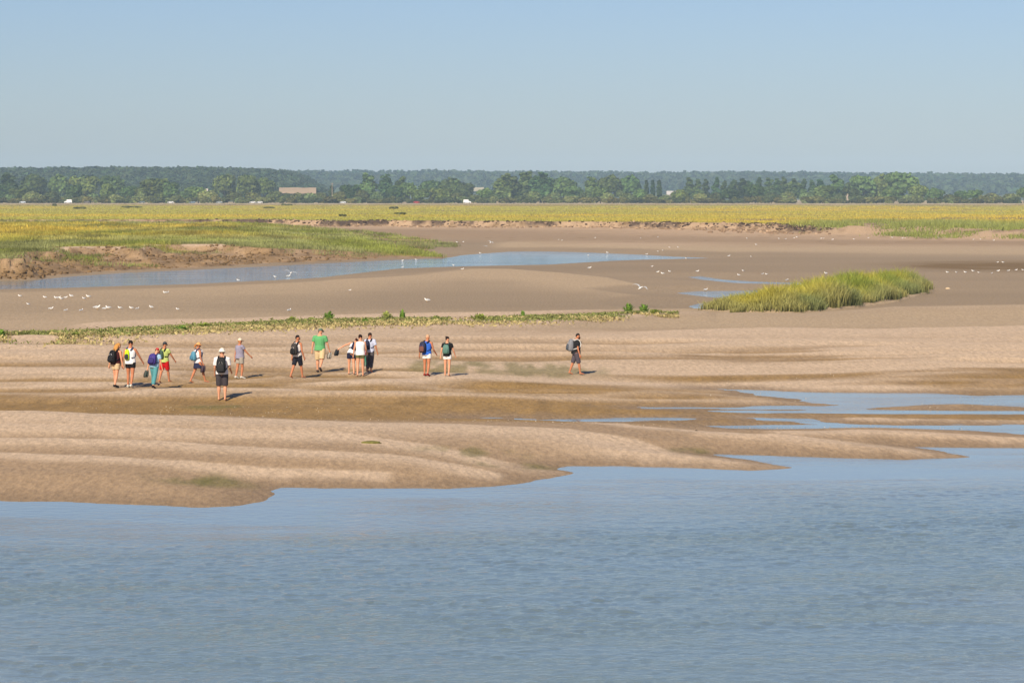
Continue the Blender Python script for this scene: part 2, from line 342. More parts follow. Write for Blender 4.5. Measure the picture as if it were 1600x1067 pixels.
idx = np.arange(NU * NY).reshape(NY, NU)
F = np.stack([idx[:-1, :-1].ravel(), idx[:-1, 1:].ravel(), idx[1:, 1:].ravel(), idx[1:, :-1].ravel()], 1)
V = np.stack([GX.ravel(), GY.ravel(), tz], 1)
m_ground = material('tidal_ground', rough=.85, attr='col', noise=(3.4, .22, (1.7, .6, 1)), bump=(4.0, 1.0, .06, (1.5, .6, 1)), spec=.25)
terr = link('ground', mesh_from('ground', V, F, m_ground, tc, True)); terr['kind'] = 'structure'

# water: one sheet at low-tide level
m_w = bpy.data.materials.new('river_water'); m_w.use_nodes = True
n, l = m_w.node_tree.nodes, m_w.node_tree.links
p = n['Principled BSDF']; p.inputs['Roughness'].default_value = .06; p.inputs['IOR'].default_value = 1.55
tcn = n.new('ShaderNodeTexCoord')
def nz(scale, st, detail=4, rough=.55, dist=0):
    mp = n.new('ShaderNodeMapping'); mp.inputs['Scale'].default_value = st; t = n.new('ShaderNodeTexNoise')
    t.inputs['Scale'].default_value = scale; t.inputs['Detail'].default_value = detail; t.inputs['Roughness'].default_value = rough; t.inputs['Distortion'].default_value = dist
    l.new(tcn.outputs['Object'], mp.inputs[0]); l.new(mp.outputs[0], t.inputs[0]); return t.outputs[0]
w1 = nz(5.0, (.75, .9, 1), 5, .62, .3); w2 = nz(.5, (.7, 1.2, 1), 3)
gust = nz(.16, (.35, 1.5, 1), 6, .72, .5)
mr = n.new('ShaderNodeMapRange'); mr.inputs[1].default_value = .45; mr.inputs[2].default_value = .68; mr.inputs[3].default_value = .3; mr.inputs[4].default_value = 1.0
l.new(gust, mr.inputs[0])
ad = n.new('ShaderNodeMath'); ad.operation = 'MULTIPLY_ADD'; l.new(w2, ad.inputs[0]); ad.inputs[1].default_value = 1.2; l.new(w1, ad.inputs[2])
# ripples die out in the lee of the sand: calm attribute on the sheet
at = n.new('ShaderNodeAttribute'); at.attribute_name = 'col'      # r: ripple strength, g: shallows where the sand shows through
sp = n.new('ShaderNodeSeparateColor'); l.new(at.outputs['Color'], sp.inputs[0])
bc = n.new('ShaderNodeMix'); bc.data_type = 'RGBA'; bc.inputs['A'].default_value = (.135, .178, .166, 1); bc.inputs['B'].default_value = (.2, .22, .19, 1)
l.new(sp.outputs[1], bc.inputs['Factor']); l.new(bc.outputs['Result'], p.inputs['Base Color'])
mu = n.new('ShaderNodeMath'); mu.operation = 'MULTIPLY'; l.new(mr.outputs[0], mu.inputs[0]); l.new(sp.outputs[0], mu.inputs[1])
bp = n.new('ShaderNodeBump'); bp.inputs['Distance'].default_value = .085
l.new(mu.outputs[0], bp.inputs['Strength']); l.new(ad.outputs[0], bp.inputs['Height']); l.new(bp.outputs[0], p.inputs['Normal'])
wu = np.concatenate([[-60000, -9000, -2000], np.arange(-880, -90, 60), np.arange(-60, 1661, 5.2), np.arange(1700, 2490, 60), [4000, 10600, 61000]])
wy = np.concatenate([[-4000, -300, 5], np.arange(20, 36, 2), np.arange(37, 78, .105), np.arange(78, 110, .8), np.geomspace(111, 700, 80), [1200, 3000, 9000]])
WU, WY = np.meshgrid(wu, wy); WX = (WU - 800) / FPX * np.clip(WY, 36, None)
fx_, fy_ = WX.ravel(), WY.ravel()
wd = seg_dist(SHORE, fx_, fy_)
calm = np.where(wd < 0, .1 + .9 * sstep(.5, 13, -wd + fbm(fx_ * .12, fy_ * .25, 3) * 9), .2)
calm = np.where(fy_ > 200, .9, calm)
gst = .62 + .38 * sstep(-.12, .1, fbm(fx_ * .05 + 3, fy_ * .16, 4)) + .6 * sstep(.1, .22, fbm(fx_ * .25 + 11, fy_ * .6, 4))       # current lines and cat's-paws
swell = fbm(fx_ * 4.6 + fy_ * .5, fy_ * 4.4, 2) * .042 + fbm(fx_ * 1.2, fy_ * 1.7 + 9, 2) * .012
wz = swell * calm * gst * ((fy_ > 37) & (fy_ < 95)) * (wd < 0)
wi = np.arange(WU.size).reshape(WU.shape)
wF = np.stack([wi[:-1, :-1].ravel(), wi[:-1, 1:].ravel(), wi[1:, 1:].ravel(), wi[1:, :-1].ravel()], 1)
wat = link('water', mesh_from('water', np.stack([fx_, fy_, wz], 1), wF, m_w, np.stack([calm, np.where((fy_ < 120) & (wd < 0), 1 - sstep(1, 13, -wd + fbm(fx_ * .1, fy_ * .2, 3) * 9), np.where(fy_ < 120, .7, .12)), 0 * calm], 1), True)); wat['kind'] = 'structure'

# ---------------------------------------------------------------- far hills with their woods
def hill_z(X, Y):
    U = X / Y * FPX + 800
    near = np.interp(U, [-900, 0, 200, 330, 430, 470, 500, 530], [30, 26, 27, 27, 25, 19, 6, 0]) * np.exp(-((Y - 3500) / 420) ** 2)
    far = np.interp(U, [-900, 300, 480, 600, 800, 1000, 1200, 1600, 2500], [40, 40, 39, 40, 38, 36, 35.5, 33, 32]) * np.exp(-((Y - 5200) / 700) ** 2)
    return 1.0 + np.maximum(near, far) + fbm(X * .004, Y * .004, 3) * 5
hu = np.linspace(-880, 2480, 170); hy = np.linspace(2550, 6600, 70)
HU, HYY = np.meshgrid(hu, hy); HX = (HU - 800) / FPX * HYY
hz_ = hill_z(HX.ravel(), HYY.ravel())
hz_[(HYY.ravel() < 2560)] = 0.5
hi = np.arange(HU.size).reshape(HU.shape)
hF = np.stack([hi[:-1, :-1].ravel(), hi[:-1, 1:].ravel(), hi[1:, 1:].ravel(), hi[1:, :-1].ravel()], 1)
m_hill = material('hill_meadow', (.06, .075, .025), .9, noise=(.01, .4, (1, 1, 1)))
hill = link('hills', mesh_from('hills', np.stack([HX.ravel(), HYY.ravel(), hz_], 1), hF, m_hill, None, True)); hill['kind'] = 'structure'

def ico(sub):
    bm = bmesh.new(); bmesh.ops.create_icosphere(bm, subdivisions=sub, radius=1)
    v = np.array([x.co[:] for x in bm.verts]); f = np.array([[q.index for q in x.verts] for x in bm.faces]); bm.free(); return v, f
m_leaf = material('foliage', rough=.75, attr='col', spec=.15, translucent=.25, tinted=True)
def wood(name, label, n_, u0, u1, y0, y1, r0, cards, kfir, size):
    u = rng.uniform(u0, u1, n_); y = np.sqrt(rng.uniform(y0 ** 2, y1 ** 2, n_)); x = (u - 800) / FPX * y
    r = rng.uniform(.7, 1.3, n_) * r0; h = r * rng.uniform(.9, 1.3, n_)
    fir = fbm(x * .004 + 7, y * .004) > kfir
    h = np.where(fir, h * 1.35, h); r = np.where(fir, r * .55, r); z = hill_z(x, y) + 12 - h + rng.uniform(-1.5, 1.5, n_)
    c = np.array((.045, .07, .028))[None] * rng.uniform(.6, 1.3, (n_, 1)) * (1 + (rng.random((n_, 3)) - .5) * .25)
    c = np.where(fir[:, None], c * np.array((.7, .85, .95)), c); N = n_ * cards
    d = rng.normal(size=(N, 3)); d /= np.linalg.norm(d, axis=1)[:, None]; d[:, 2] = np.where(d[:, 2] < -.4, -d[:, 2], d[:, 2])
    rr, hh, ff = np.repeat(r, cards), np.repeat(h, cards), np.repeat(fir, cards)
    taper = np.where(ff, np.clip(1 - d[:, 2], .05, 1), 1)
    p_ = np.repeat(np.stack([x, y, z], 1), cards, 0) + d * np.stack([rr * taper, rr * taper, hh], 1)
    nr = d + rng.normal(size=(N, 3)) * .4; nr /= np.linalg.norm(nr, axis=1)[:, None]; t = np.cross(nr, rng.normal(size=(N, 3))); t /= np.linalg.norm(t, axis=1)[:, None]; b = np.cross(nr, t)
    s_ = (size * rng.uniform(.6, 1.3, N) * np.where(ff, .7, 1))[:, None]
    V = np.stack([p_ - t * s_ - b * s_ * .7, p_ + t * s_ - b * s_ * .6, p_ + t * s_ * .8 + b * s_ * .7, p_ - t * s_ + b * s_ * .6], 1).reshape(-1, 3)
    cc = np.repeat(np.repeat(c, cards, 0) * rng.uniform(.75, 1.25, (N, 1)), 4, 0)
    o = link(name, mesh_from(name, V, np.arange(N * 4).reshape(-1, 4), m_leaf, cc)); o['kind'] = 'stuff'; o['label'] = label; o['category'] = 'wood'
wood('hillside_wood', 'dense wooded hillside behind the left half of the tree line', 4200, -400, 505, 2780, 3620, 6.5, 30, .3, 2.1)
wood('distant_forest', 'bluish distant forest along the skyline behind the whole tree line', 7600, -500, 2100, 4350, 5450, 9, 14, .1, 4.2)

# ---------------------------------------------------------------- trees behind the marsh
def leaf_cards(blobs, n_, size, colour, var=.35):
    """leaf clumps spread over and just inside a set of ellipsoid lobes; returns quads with colours"""
    vol = np.array([b[3] * b[4] * b[5] for b in blobs]) ** .67; pick = rng.choice(len(blobs), n_, p=vol / vol.sum())
    B = np.array(blobs)[pick]
    d = rng.normal(size=(n_, 3)); d /= np.linalg.norm(d, axis=1)[:, None]
    d[:, 2] = np.where(d[:, 2] < -.5, -d[:, 2] * .6, d[:, 2])
    rr = 1 - rng.random(n_) ** 2 * .45 + (rng.random(n_) - .5) * .12
    c = B[:, :3] + d * B[:, 3:6] * rr[:, None]
    nrm = d + rng.normal(size=(n_, 3)) * .45; nrm /= np.linalg.norm(nrm, axis=1)[:, None]
    t = np.cross(nrm, rng.normal(size=(n_, 3))); t /= np.linalg.norm(t, axis=1)[:, None]; b = np.cross(nrm, t)
    s = size * rng.uniform(.6, 1.4, n_)[:, None]
    q = np.stack([c - t * s - b * s * .6, c + t * s * .9 - b * s * .7, c + t * s + b * s * .6, c - t * s * .8 + b * s * .8], 1)
    lobe = rng.uniform(.75, 1.25, len(blobs))[pick]
    col = np.array(colour)[None] * (lobe * rng.uniform(1 - var, 1 + var, n_))[:, None] * (1 + (rng.random((n_, 3)) - .5) * .15)
    return q.reshape(-1, 3), np.arange(n_ * 4).reshape(-1, 4), np.repeat(col, 4, 0)

def tubes(chains, seg=7):
    """list of (points, radii | (ra, rb)); rings swept along each chain; returns verts, faces"""
    V, F = [], []
    for pts, rad in chains:
        pts = [Vector(p) for p in pts]; base = len(V); prev = None
        for i, p in enumerate(pts):
            d = (pts[min(i + 1, len(pts) - 1)] - pts[max(i - 1, 0)]).normalized()
            if prev is None:
                a = Vector((1, 0, 0)) if abs(d.x) < .9 else Vector((0, 1, 0))
                x = (a - d * a.dot(d)).normalized()
            else: x = (prev - d * prev.dot(d)).normalized()
            prev = x; y = d.cross(x)
            r = rad[i]; ra, rb = r if isinstance(r, tuple) else (r, r)
            for k in range(seg):
                t = 2 * math.pi * k / seg; V.append(p + x * (ra * math.cos(t)) + y * (rb * math.sin(t)))
        for i in range(len(pts) - 1):
            for k in range(seg):
                a = base + i * seg + k; b = base + i * seg + (k + 1) % seg; F.append((a, b, b + seg, a + seg))
        F.append(tuple(base + k for k in range(seg))[::-1]); F.append(tuple(base + (len(pts) - 1) * seg + k for k in range(seg)))
    return V, F

m_bark = material('bark', (.09, .07, .05), .9, noise=(2, .3, (1, 1, .3)))
m_dead = material('dead_bark', (.3, .24, .18), .9, noise=(2, .3, (1, 1, .3)))
def tree_proto(kind, v):
    """meshes for a tree of height 1 unit = 1 m, built at natural size; returns (trunk mesh, crown mesh, natural height, natural width)"""
    if kind == 'broad':
        H, W = 18, 18; lobes = [(0, 0, 10, 6.5, 6.5, 6.8)]
        for i in range(11):
            a = rng.uniform(0, 6.28); r = rng.uniform(3, 6); z = rng.uniform(5, 14.5); s = rng.uniform(2.2, 3.8); lobes.append((r * math.cos(a) * (1 if z < 12 else .6), r * math.sin(a), z, s, s, s * .9))
        n_, sz, c = 2500, .8, (.075, .112, .03)
    elif kind == 'poplar':
        H, W = 24, 12; lobes = []
        for i in range(13):
            z = 4 + i * 1.5; s = (3.6 if i < 8 else 3.6 - (i - 7) * .45) * rng.uniform(.8, 1.15); a = rng.uniform(0, 6.28); r = 1.7; lobes.append((r * math.cos(a), r * math.sin(a), z, s, s, s * 1.1))
        n_, sz, c = 1900, .75, (.068, .108, .032)
    elif kind == 'column':
        H, W = 22, 5; lobes = [(rng.uniform(-.4, .4), rng.uniform(-.4, .4), 2.5 + i * 1.7, 2.1 - abs(i - 5) * .16, 2.1 - abs(i - 5) * .16, 1.9) for i in range(12)]
        n_, sz, c = 1100, .6, (.055, .095, .034)
    elif kind == 'pine':
        H, W = 20, 9; lobes = [(rng.uniform(-1.2, 1.2), rng.uniform(-1.2, 1.2), 5 + i * 1.35, (3.6 - i * .27) * rng.uniform(.8, 1.15), (3.6 - i * .27), 1.3) for i in range(11)]
        n_, sz, c = 1400, .65, (.048, .082, .03)
    elif kind == 'willow':
        H, W = 11, 13; lobes = [(0, 0, 5.2, 5, 5, 4.6)]
        for i in range(9):
            a = rng.uniform(0, 6.28); r = rng.uniform(2.5, 4.6); z = rng.uniform(2.6, 8); lobes.append((r * math.cos(a), r * math.sin(a), z, 2.2, 2.2, 2.4))
        n_, sz, c = 1900, .6, (.115, .145, .05)
    else:                                      # bush
        H, W = 5, 8; lobes = []
        for i in range(8):
            a = rng.uniform(0, 6.28); r = rng.uniform(.5, 2.7); lobes.append((r * math.cos(a), r * math.sin(a), rng.uniform(1.2, 3.2), 1.7, 1.7, 1.6))
        n_, sz, c = 900, .5, (.11, .118, .036)
    q, f, col = leaf_cards(lobes, n_, sz, c)
    q[:, 2] = np.maximum(q[:, 2], .05)
    crown = mesh_from(kind + '_crown', q, f, m_leaf, col)
    top = H * .8; r0 = H * .022
    ch = [([(0, 0, -.6), (.1, .05, H * .25), (-.1, .1, H * .5), (0, 0, top)], [r0 * 1.3, r0, r0 * .7, r0 * .2])]
    for i in range(6):
        a = i * 1.05 + v; z = H * (.25 + .08 * i); rr = W * .33
        ch.append(([(0, 0, z), (rr * .5 * math.cos(a), rr * .5 * math.sin(a), z + H * .07), (rr * math.cos(a), rr * math.sin(a), z + H * .12)], [r0 * .5, r0 * .35, r0 * .12]))
    tv, tf = tubes(ch, 6)
    return mesh_from(kind + '_trunk', tv, tf, m_bark, None, True), crown, H, W
PROTO = {k: [tree_proto(k, v) for v in range(2 if k in ('column', 'pine') else 3)] for k in ('broad', 'poplar', 'column', 'pine', 'willow', 'bush')}
TREES = []                                      # (px, top row, width px, kind, depth)
T = lambda k, Y, L: TREES.extend((a, b, c, k, Y) for a, b, c in L)
T('poplar', 2240, [(13, 269, 34), (575, 269, 30), (602, 271, 25), (627, 275, 25), (798, 270, 34), (822, 266.5, 36), (845, 268, 36), (925, 275, 28), (1305, 272, 34), (785, 273, 30)])
T('broad', 2330, [(52, 270, 46), (92, 271, 40), (132, 272, 44), (178, 273, 42), (350, 271, 44), (388, 272, 44), (412, 276, 36), (880, 275, 46), (955, 272, 40), (985, 272, 38), (1350, 273, 46), (1380, 271, 46), (1412, 267.5, 56), (1340, 278, 40), (860, 277, 40), (705, 276, 48), (672, 281, 44), (725, 284, 34), (1240, 281, 36), (1165, 283, 34)])
T('broad', 2120, [(115, 288, 30), (168, 284.5, 26), (240, 277, 54), (262, 282, 36), (615, 290, 32), (655, 293, 30), (690, 292, 36), (895, 289, 40), (1062, 295, 32), (1180, 287, 34), (1140, 293, 30), (1285, 289, 34), (1395, 291, 40), (1460, 293, 30), (1520, 296, 34), (1435, 288, 36), (30, 292, 34), (200, 290, 30), (545, 287, 30), (640, 284, 28), (760, 293, 28), (938, 291, 34), (1000, 294, 26), (1500, 297, 24), (1600, 291, 28), (1330, 292, 30), (310, 291, 36), (1640, 292, 40), (-30, 285, 40), (1690, 290, 40)])
T('column', 2200, [(1010, 283, 8), (1020, 283, 8), (1030, 283, 9), (518, 291, 9)])
T('pine', 2300, [(1078 + i * 13.5 + random.uniform(-3, 3), 278.5 + random.uniform(-2.5, 5), 23 + random.uniform(-5, 6)) for i in range(16)])
T('willow', 2080, [(50, 297, 30), (80, 296, 26), (145, 301, 22), (285, 297, 30), (325, 296, 34), (365, 297, 30), (395, 298, 28), (430, 296, 28), (448, 300, 22), (466, 299.5, 24), (484, 300, 22), (500, 299, 28), (530, 297, 26), (565, 294, 26), (590, 297, 22), (715, 300, 26), (740, 303, 22), (775, 301, 26), (830, 297, 30), (865, 299, 24), (915, 300, 26), (950, 299, 24), (980, 300, 24), (1015, 302, 22), (1040, 303, 22), (1095, 300, 24),
                   (1120, 299, 22), (1205, 299, 28), (1230, 297, 26), (1260, 298, 24), (1310, 301, 22), (1360, 301, 26), (1420, 303, 24), (1485, 302, 26), (1550, 300, 28), (1580, 301, 26), (-20, 300, 30), (15, 302, 26), (220, 300, 26), (1630, 300, 26), (105, 303, 20), (180, 303, 22)])
T('bush', 2045, [(-20 + i * 13.4 + random.uniform(-6, 6), 307.5 + random.uniform(-2.5, 3.5), 21 + random.uniform(-5, 9)) for i in range(124)])
KN = {'poplar': ('poplar_tree', 'tall upright poplar', 'poplars in the tree line'), 'broad': ('broadleaf_tree', 'broad round-crowned tree', 'broad trees in the tree line'), 'column': ('columnar_tree', 'narrow columnar tree', 'columnar trees in the tree line'),
      'pine': ('pine_tree', 'dark pointed pine', 'pines in the tree line'), 'willow': ('willow_tree', 'pale low willow', 'willows in the tree line'), 'bush': ('hedge_bush', 'low hedge bush', 'bushes along the foot of the tree line')}
def visible_order(L): return sorted(L, key=lambda t: t[0])
cnt = {}
for px, top, wpx, kind, Yt in visible_order(TREES):
    Y = Yt + random.uniform(-25, 25); x = (px - 800) / FPX * Y; zg = float(height(x, Y))
    Ht = CAM_H + (HY - top) / FPX * Y - zg; Wt = wpx / FPX * Y
    tr, cr, H0, W0 = random.choice(PROTO[kind]); nm, lab, grp = KN[kind]
    infr = 0 <= px <= 1600; i = cnt.get(kind, 0)
    if not infr: continue
    cnt[kind] = i + 1
    o = thing(nm, '%s beyond the marsh, the %s of its kind from the left' % (lab, ordinal(i)), 'bush' if kind == 'bush' else 'tree', (x, Y, zg), grp)
    o.rotation_euler = (0, 0, random.uniform(0, 6.28)); o.scale = (Wt / W0 * 1.15, Wt / W0 * 1.15, Ht / H0)
    link('trunk', tr, o); co = link('crown', cr, o); v_ = random.uniform(.65, 1.6); w_ = random.uniform(-.18, .2)
    co.color = (v_ * (1 + w_), v_, v_ * (1 - w_ * .6), 1)
# a dead trunk, a pole, a field and roofs between the trees
def at_depth(px, Y): x = (px - 800) / FPX * Y; return Vector((x, Y, float(height(x, Y))))
q = at_depth(1324, 2060); tv, tf = tubes([([(0, 0, -.5), (.2, 0, 3), (-.1, 0, 5), (.1, 0, 7.4)], [1.1, .85, .6, .25]), ([(0, 0, 4), (-1.2, .2, 6.2)], [.35, .1]), ([(0, 0, 5), (1.1, .2, 6.8)], [.3, .1])], 8)
tag(link('dead_tree', mesh_from('dead_tree', tv, tf, m_dead, None, True), None, q), 'pale bare dead trunk among the trees right of centre', 'dead tree')
q = at_depth(519, 2030); o = thing('utility_pole', 'thin pale utility pole before the trees left of centre', 'pole', q)
tv, tf = tubes([([(0, 0, -.5), (0, 0, 15)], [.28, .18])], 8); link('post', mesh_from('post', tv, tf, m_dead), o)
tv, tf = tubes([([(-1, 0, 14.2), (1, 0, 14.2)], [.12, .12])], 6); link('crossarm', mesh_from('crossarm', tv, tf, m_dead), o)
def field(name, label, px0, px1, y0, y1, z0, z1, rgb):
    P = [((px0 - 800) / FPX * y0, y0, z0), ((px1 - 800) / FPX * y0, y0, z0), ((px1 - 800) / FPX * y1, y1, z1), ((px0 - 800) / FPX * y1, y1, z1)]
    V = []; nx, ny = 12, 6
    for j in range(ny + 1):
        for i in range(nx + 1):
            a = np.array(P[0]) * (1 - i / nx) + np.array(P[1]) * i / nx; b = np.array(P[3]) * (1 - i / nx) + np.array(P[2]) * i / nx
            p_ = a * (1 - j / ny) + b * j / ny; p_[2] += random.uniform(-.15, .15); V.append(p_)
    F = [(j * (nx + 1) + i, j * (nx + 1) + i + 1, (j + 1) * (nx + 1) + i + 1, (j + 1) * (nx + 1) + i) for j in range(ny) for i in range(nx)]
    o = link(name, mesh_from(name, V, F, material(name, rgb, .9, noise=(.05, .2, (1, 1, 1)))), None); o['kind'] = 'structure'
field('stubble_field', '', 436, 494, 2450, 2680, 9.5, 15.2, (.4, .28, .16))
field('pale_field', '', 728, 756, 2450, 2680, 11.5, 15.5, (.42, .38, .26))
def barn(px, Y, zb, L, Hh, label, roof):
    x = (px - 800) / FPX * Y; o = thing('barn', label, 'barn', (x, Y, zb), 'roofs among the trees')
    bx = [(-L / 2, -4, 0), (L / 2, -4, 0), (L / 2, 4, 0), (-L / 2, 4, 0), (-L / 2, -4, Hh), (L / 2, -4, Hh), (L / 2, 4, Hh), (-L / 2, 4, Hh), (-L / 2, 0, Hh + 2.5), (L / 2, 0, Hh + 2.5)]
    link('wall', mesh_from('wall', bx, [(0, 1, 5, 4), (1, 2, 6, 9, 5), (2, 3, 7, 6), (3, 0, 4, 8, 7)], flat((200, 190, 175))), o)
    rf = [(-L / 2 - .4, -4.5, Hh - .25), (L / 2 + .4, -4.5, Hh - .25), (L / 2 + .4, 0, Hh + 2.8), (-L / 2 - .4, 0, Hh + 2.8), (-L / 2 - .4, 4.5, Hh - .25), (L / 2 + .4, 4.5, Hh - .25)]
    rf += [(a, b, c + .2) for a, b, c in rf]
    link('roof', mesh_from('roof', rf, [(0, 1, 2, 3), (3, 2, 5, 4), (6, 7, 8, 9), (9, 8, 11, 10), (0, 1, 7, 6), (4, 5, 11, 10), (0, 3, 9, 6), (3, 4, 10, 9), (1, 2, 8, 7), (2, 5, 11, 8)], flat(roof)), o)
barn(1049, 2420, 5.5, 7.5, 3.2, 'low pale barn roof between trees right of the columnar trees', (190, 186, 182))
barn(317, 2420, 7.5, 8, 3, 'pale barn roof peeping above trees on the left', (205, 190, 180))

# ---------------------------------------------------------------- road and vehicles beyond the marsh
ROAD_Y = 2012.0
rx = np.linspace(-640, 640, 81); rz = [float(height(x, ROAD_Y)) for x in rx]; rz = np.convolve(np.pad(rz, 8, 'edge'), np.ones(17) / 17, 'valid') + .55
prof = [(-9, -1.6), (-4.2, -.03), (-3.2, 0), (3.2, 0), (4.2, -.03), (9, -1.6)]
V = [(x, ROAD_Y + a, z + b) for x, z in zip(rx, rz) for a, b in prof]
F = [(i * 6 + k, (i + 1) * 6 + k, (i + 1) * 6 + k + 1, i * 6 + k + 1) for i in range(80) for k in range(5)]
road = link('road', mesh_from('road', V, F, material('road_tarmac', (.3, .24, .15), .9, noise=(.2, .2, (1, 1, 1))))); road['kind'] = 'structure'
m_glass = material('car_glass', (.02, .025, .03), .1, spec=.6); m_tyre = material('tyre', (.02, .02, .02), .9)
def loft(sections):
    """closed hull through equal-length rings of points"""
    V = [p for s in sections for p in s]; k = len(sections[0]); F = []
    for i in range(len(sections) - 1):
        for j in range(k): F.append((i * k + j, i * k + (j + 1) % k, (i + 1) * k + (j + 1) % k, (i + 1) * k + j))
    F.append(tuple(range(k))[::-1]); F.append(tuple((len(sections) - 1) * k + j for j in range(k))); return V, F
def vehicle(px, rgb, kind, label, flip=False):
    x = (px - 800) / FPX * ROAD_Y; zr = float(np.interp(x, rx, rz)); o = thing('parked_van' if kind == 'van' else 'parked_car', label, 'van' if kind == 'van' else 'car', (x, ROAD_Y - 1.5, zr), 'vehicles on the road behind the marsh')
    s = -1 if flip else 1
    if kind == 'van': prof = [(-2.6, .35), (2.5, .35), (2.65, .8), (2.45, 1.15), (1.75, 1.3), (1.1, 2.15), (.7, 2.5), (-2.55, 2.55), (-2.62, 1.2)]; W = .98; win = [(1.0, 1.4), (1.6, 1.38), (1.15, 2.0), (1.0, 2.05)]
    else: prof = [(-2.1, .3), (2.1, .3), (2.15, .65), (1.9, .85), (1.0, .98), (.35, 1.42), (-.9, 1.45), (-1.7, 1.05), (-2.1, .95)]; W = .88; win = [(-1.45, 1.0), (.8, 1.0), (.28, 1.36), (-.85, 1.38)]
    def ring(y, sc): return [(s * a, y, .3 + (b - .3) * (sc if b > 1 else 1)) for a, b in prof]
    V, F = loft([ring(-W, .97), ring(-W * .85, 1), ring(W * .85, 1), ring(W, .97)])
    link('body', mesh_from('body', V, F, flat(rgb, .35, .5)), o)
    for sd_ in (-1, 1):
        V, F = loft([[(s * a, sd_ * (W + .0), b) for a, b in win], [(s * a, sd_ * (W + .03), b) for a, b in win]]); link('side_window', mesh_from('side_window', V, F, m_glass), o)
        for wx in ((-1.35, 1.35) if kind != 'van' else (-1.7, 1.6)):
            ring_ = lambda y: [(s * wx + .33 * math.cos(t * .628), y, .33 + .33 * math.sin(t * .628)) for t in range(10)]
            V, F = loft([ring_(sd_ * (W - .15)), ring_(sd_ * (W + .04))]); link('wheel', mesh_from('wheel', V, F, m_tyre), o)
for a in ((36, (215, 225, 235), 'car', 'pale blue-white car on far road, near the left edge'), (107, (250, 250, 250), 'van', 'white vehicle on far road above the left mud bank'), (136, (120, 110, 110), 'car', 'dark grey car on far road right of the first white vehicle'),
          (222, (110, 125, 130), 'car', 'dull grey-green car half lost in dry grass on far road'), (267, (250, 250, 250), 'car', 'white car on far road, midway over the left marsh'), (301, (125, 145, 160), 'car', 'slate blue car on far road right of a white car'), (343, (170, 180, 185), 'car', 'silver grey car on far road between slate car and white cars'),
          (395, (250, 250, 248), 'car', 'white car on far road, left one of a close pair'), (406, (240, 240, 240), 'car', 'white car on far road, right one of a close pair'), (536, (235, 240, 245), 'car', 'lone white car on far road left of the red car'), (651, (190, 30, 35), 'car', 'red car on the far road before the trees'), (730, (252, 252, 252), 'van', 'large white van on the far road right of red car')):
    vehicle(a[0], a[1], a[2], a[3], a[0] < 600)

# ---------------------------------------------------------------- grass and low plants
m_grass = material('grass_blades', rough=.7, attr='col', spec=.15, translucent=.3)
def blades(name, label, pos, h, w, tipc, basec, nb, lean=.35, spread=.25, simple=False):
    """pos (n,3) tuft bases; nb blades each, one or two triangles per blade"""
    n_ = len(pos); N = n_ * nb
    p_ = np.repeat(pos, nb, 0) + np.concatenate([rng.normal(size=(N, 2)) * np.repeat(spread * np.ones(n_), nb)[:, None], np.zeros((N, 1))], 1)
    hh = np.repeat(h, nb) * rng.uniform(.55, 1.15, N); ww = np.repeat(w, nb) * rng.uniform(.7, 1.3, N)
    a = rng.uniform(0, 6.28, N); dx, dy = np.cos(a), np.sin(a); la = rng.uniform(0, 6.28, N); ll = rng.uniform(0, lean, N) * hh
    b0 = p_ + np.stack([-dx * ww / 2, -dy * ww / 2, -.06 * np.ones(N)], 1); b1 = p_ + np.stack([dx * ww / 2, dy * ww / 2, -.06 * np.ones(N)], 1)
    mid = np.stack([np.cos(la) * ll * .35, np.sin(la) * ll * .35, hh * .6], 1)
    m0 = p_ + mid + np.stack([-dx * ww * .4, -dy * ww * .4, 0 * hh], 1); m1 = p_ + mid + np.stack([dx * ww * .4, dy * ww * .4, 0 * hh], 1)
    tip = p_ + np.stack([np.cos(la) * ll, np.sin(la) * ll, hh], 1)
    V = np.stack([b0, b1, m1, m0, tip], 1).reshape(-1, 3)
    k = np.arange(N)[:, None] * 5
    F = np.concatenate([k + np.array([[0, 1, 2]]), k + np.array([[0, 2, 3]]), k + np.array([[3, 2, 4]])], 0)
    if simple: V = np.stack([b0, b1, tip], 1).reshape(-1, 3); F = np.arange(N * 3).reshape(-1, 3)
    v = rng.uniform(.75, 1.25, N)[:, None]
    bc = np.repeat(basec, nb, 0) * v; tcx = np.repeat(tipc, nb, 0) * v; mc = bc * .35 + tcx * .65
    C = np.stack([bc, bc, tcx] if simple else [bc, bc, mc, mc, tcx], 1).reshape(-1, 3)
    o = link(name, mesh_from(name, V, F, m_grass, C)); o['kind'] = 'stuff'; o['label'] = label; o['category'] = 'grass'
GOLD, GOLD2, GRN, GREY, OLIVE = (np.array(c) for c in ((.62, .47, .075), (.56, .47, .085), (.28, .32, .065), (.32, .34, .13), (.47, .45, .09)))
def lerp(a, b, t): return a[None] + (b - a)[None] * t[:, None]
# marsh spit in front: sampled evenly
def sample(n_, u0, u1, y0, y1, power):
    u = rng.uniform(u0, u1, n_); t = rng.random(n_)
    y = (y0 ** (1 - power) + t * (y1 ** (1 - power) - y0 ** (1 - power))) ** (1 / (1 - power)); return (u - 800) / FPX * y, y
def marsh_eval(x, y): z, c, m, d1, d2, isl, U = terrain(x, y); return z, m, d1, d2, isl, U
x, y = sample(62000, -120, 715, 250, 720, 2.0); z, m, d1, d2, isl, U = marsh_eval(x, y)
slope_g = (d1 < 11) & (d1 > 0) & (fbm(x * .13, y * .1, 3) > .08 - .12 * sstep(380, 560, U)) & (z > .25)
bare = (d1 > -3.0) & (((U > 84) & (U < 200)) | ((U > 222) & (U < 250)) | ((U > 285) & (U < 352)))
k = ((d1 < 0) & (y < 760) & ~bare) | slope_g; x, y, z, d1, U = x[k], y[k], height(x[k], y[k]), d1[k], U[k]
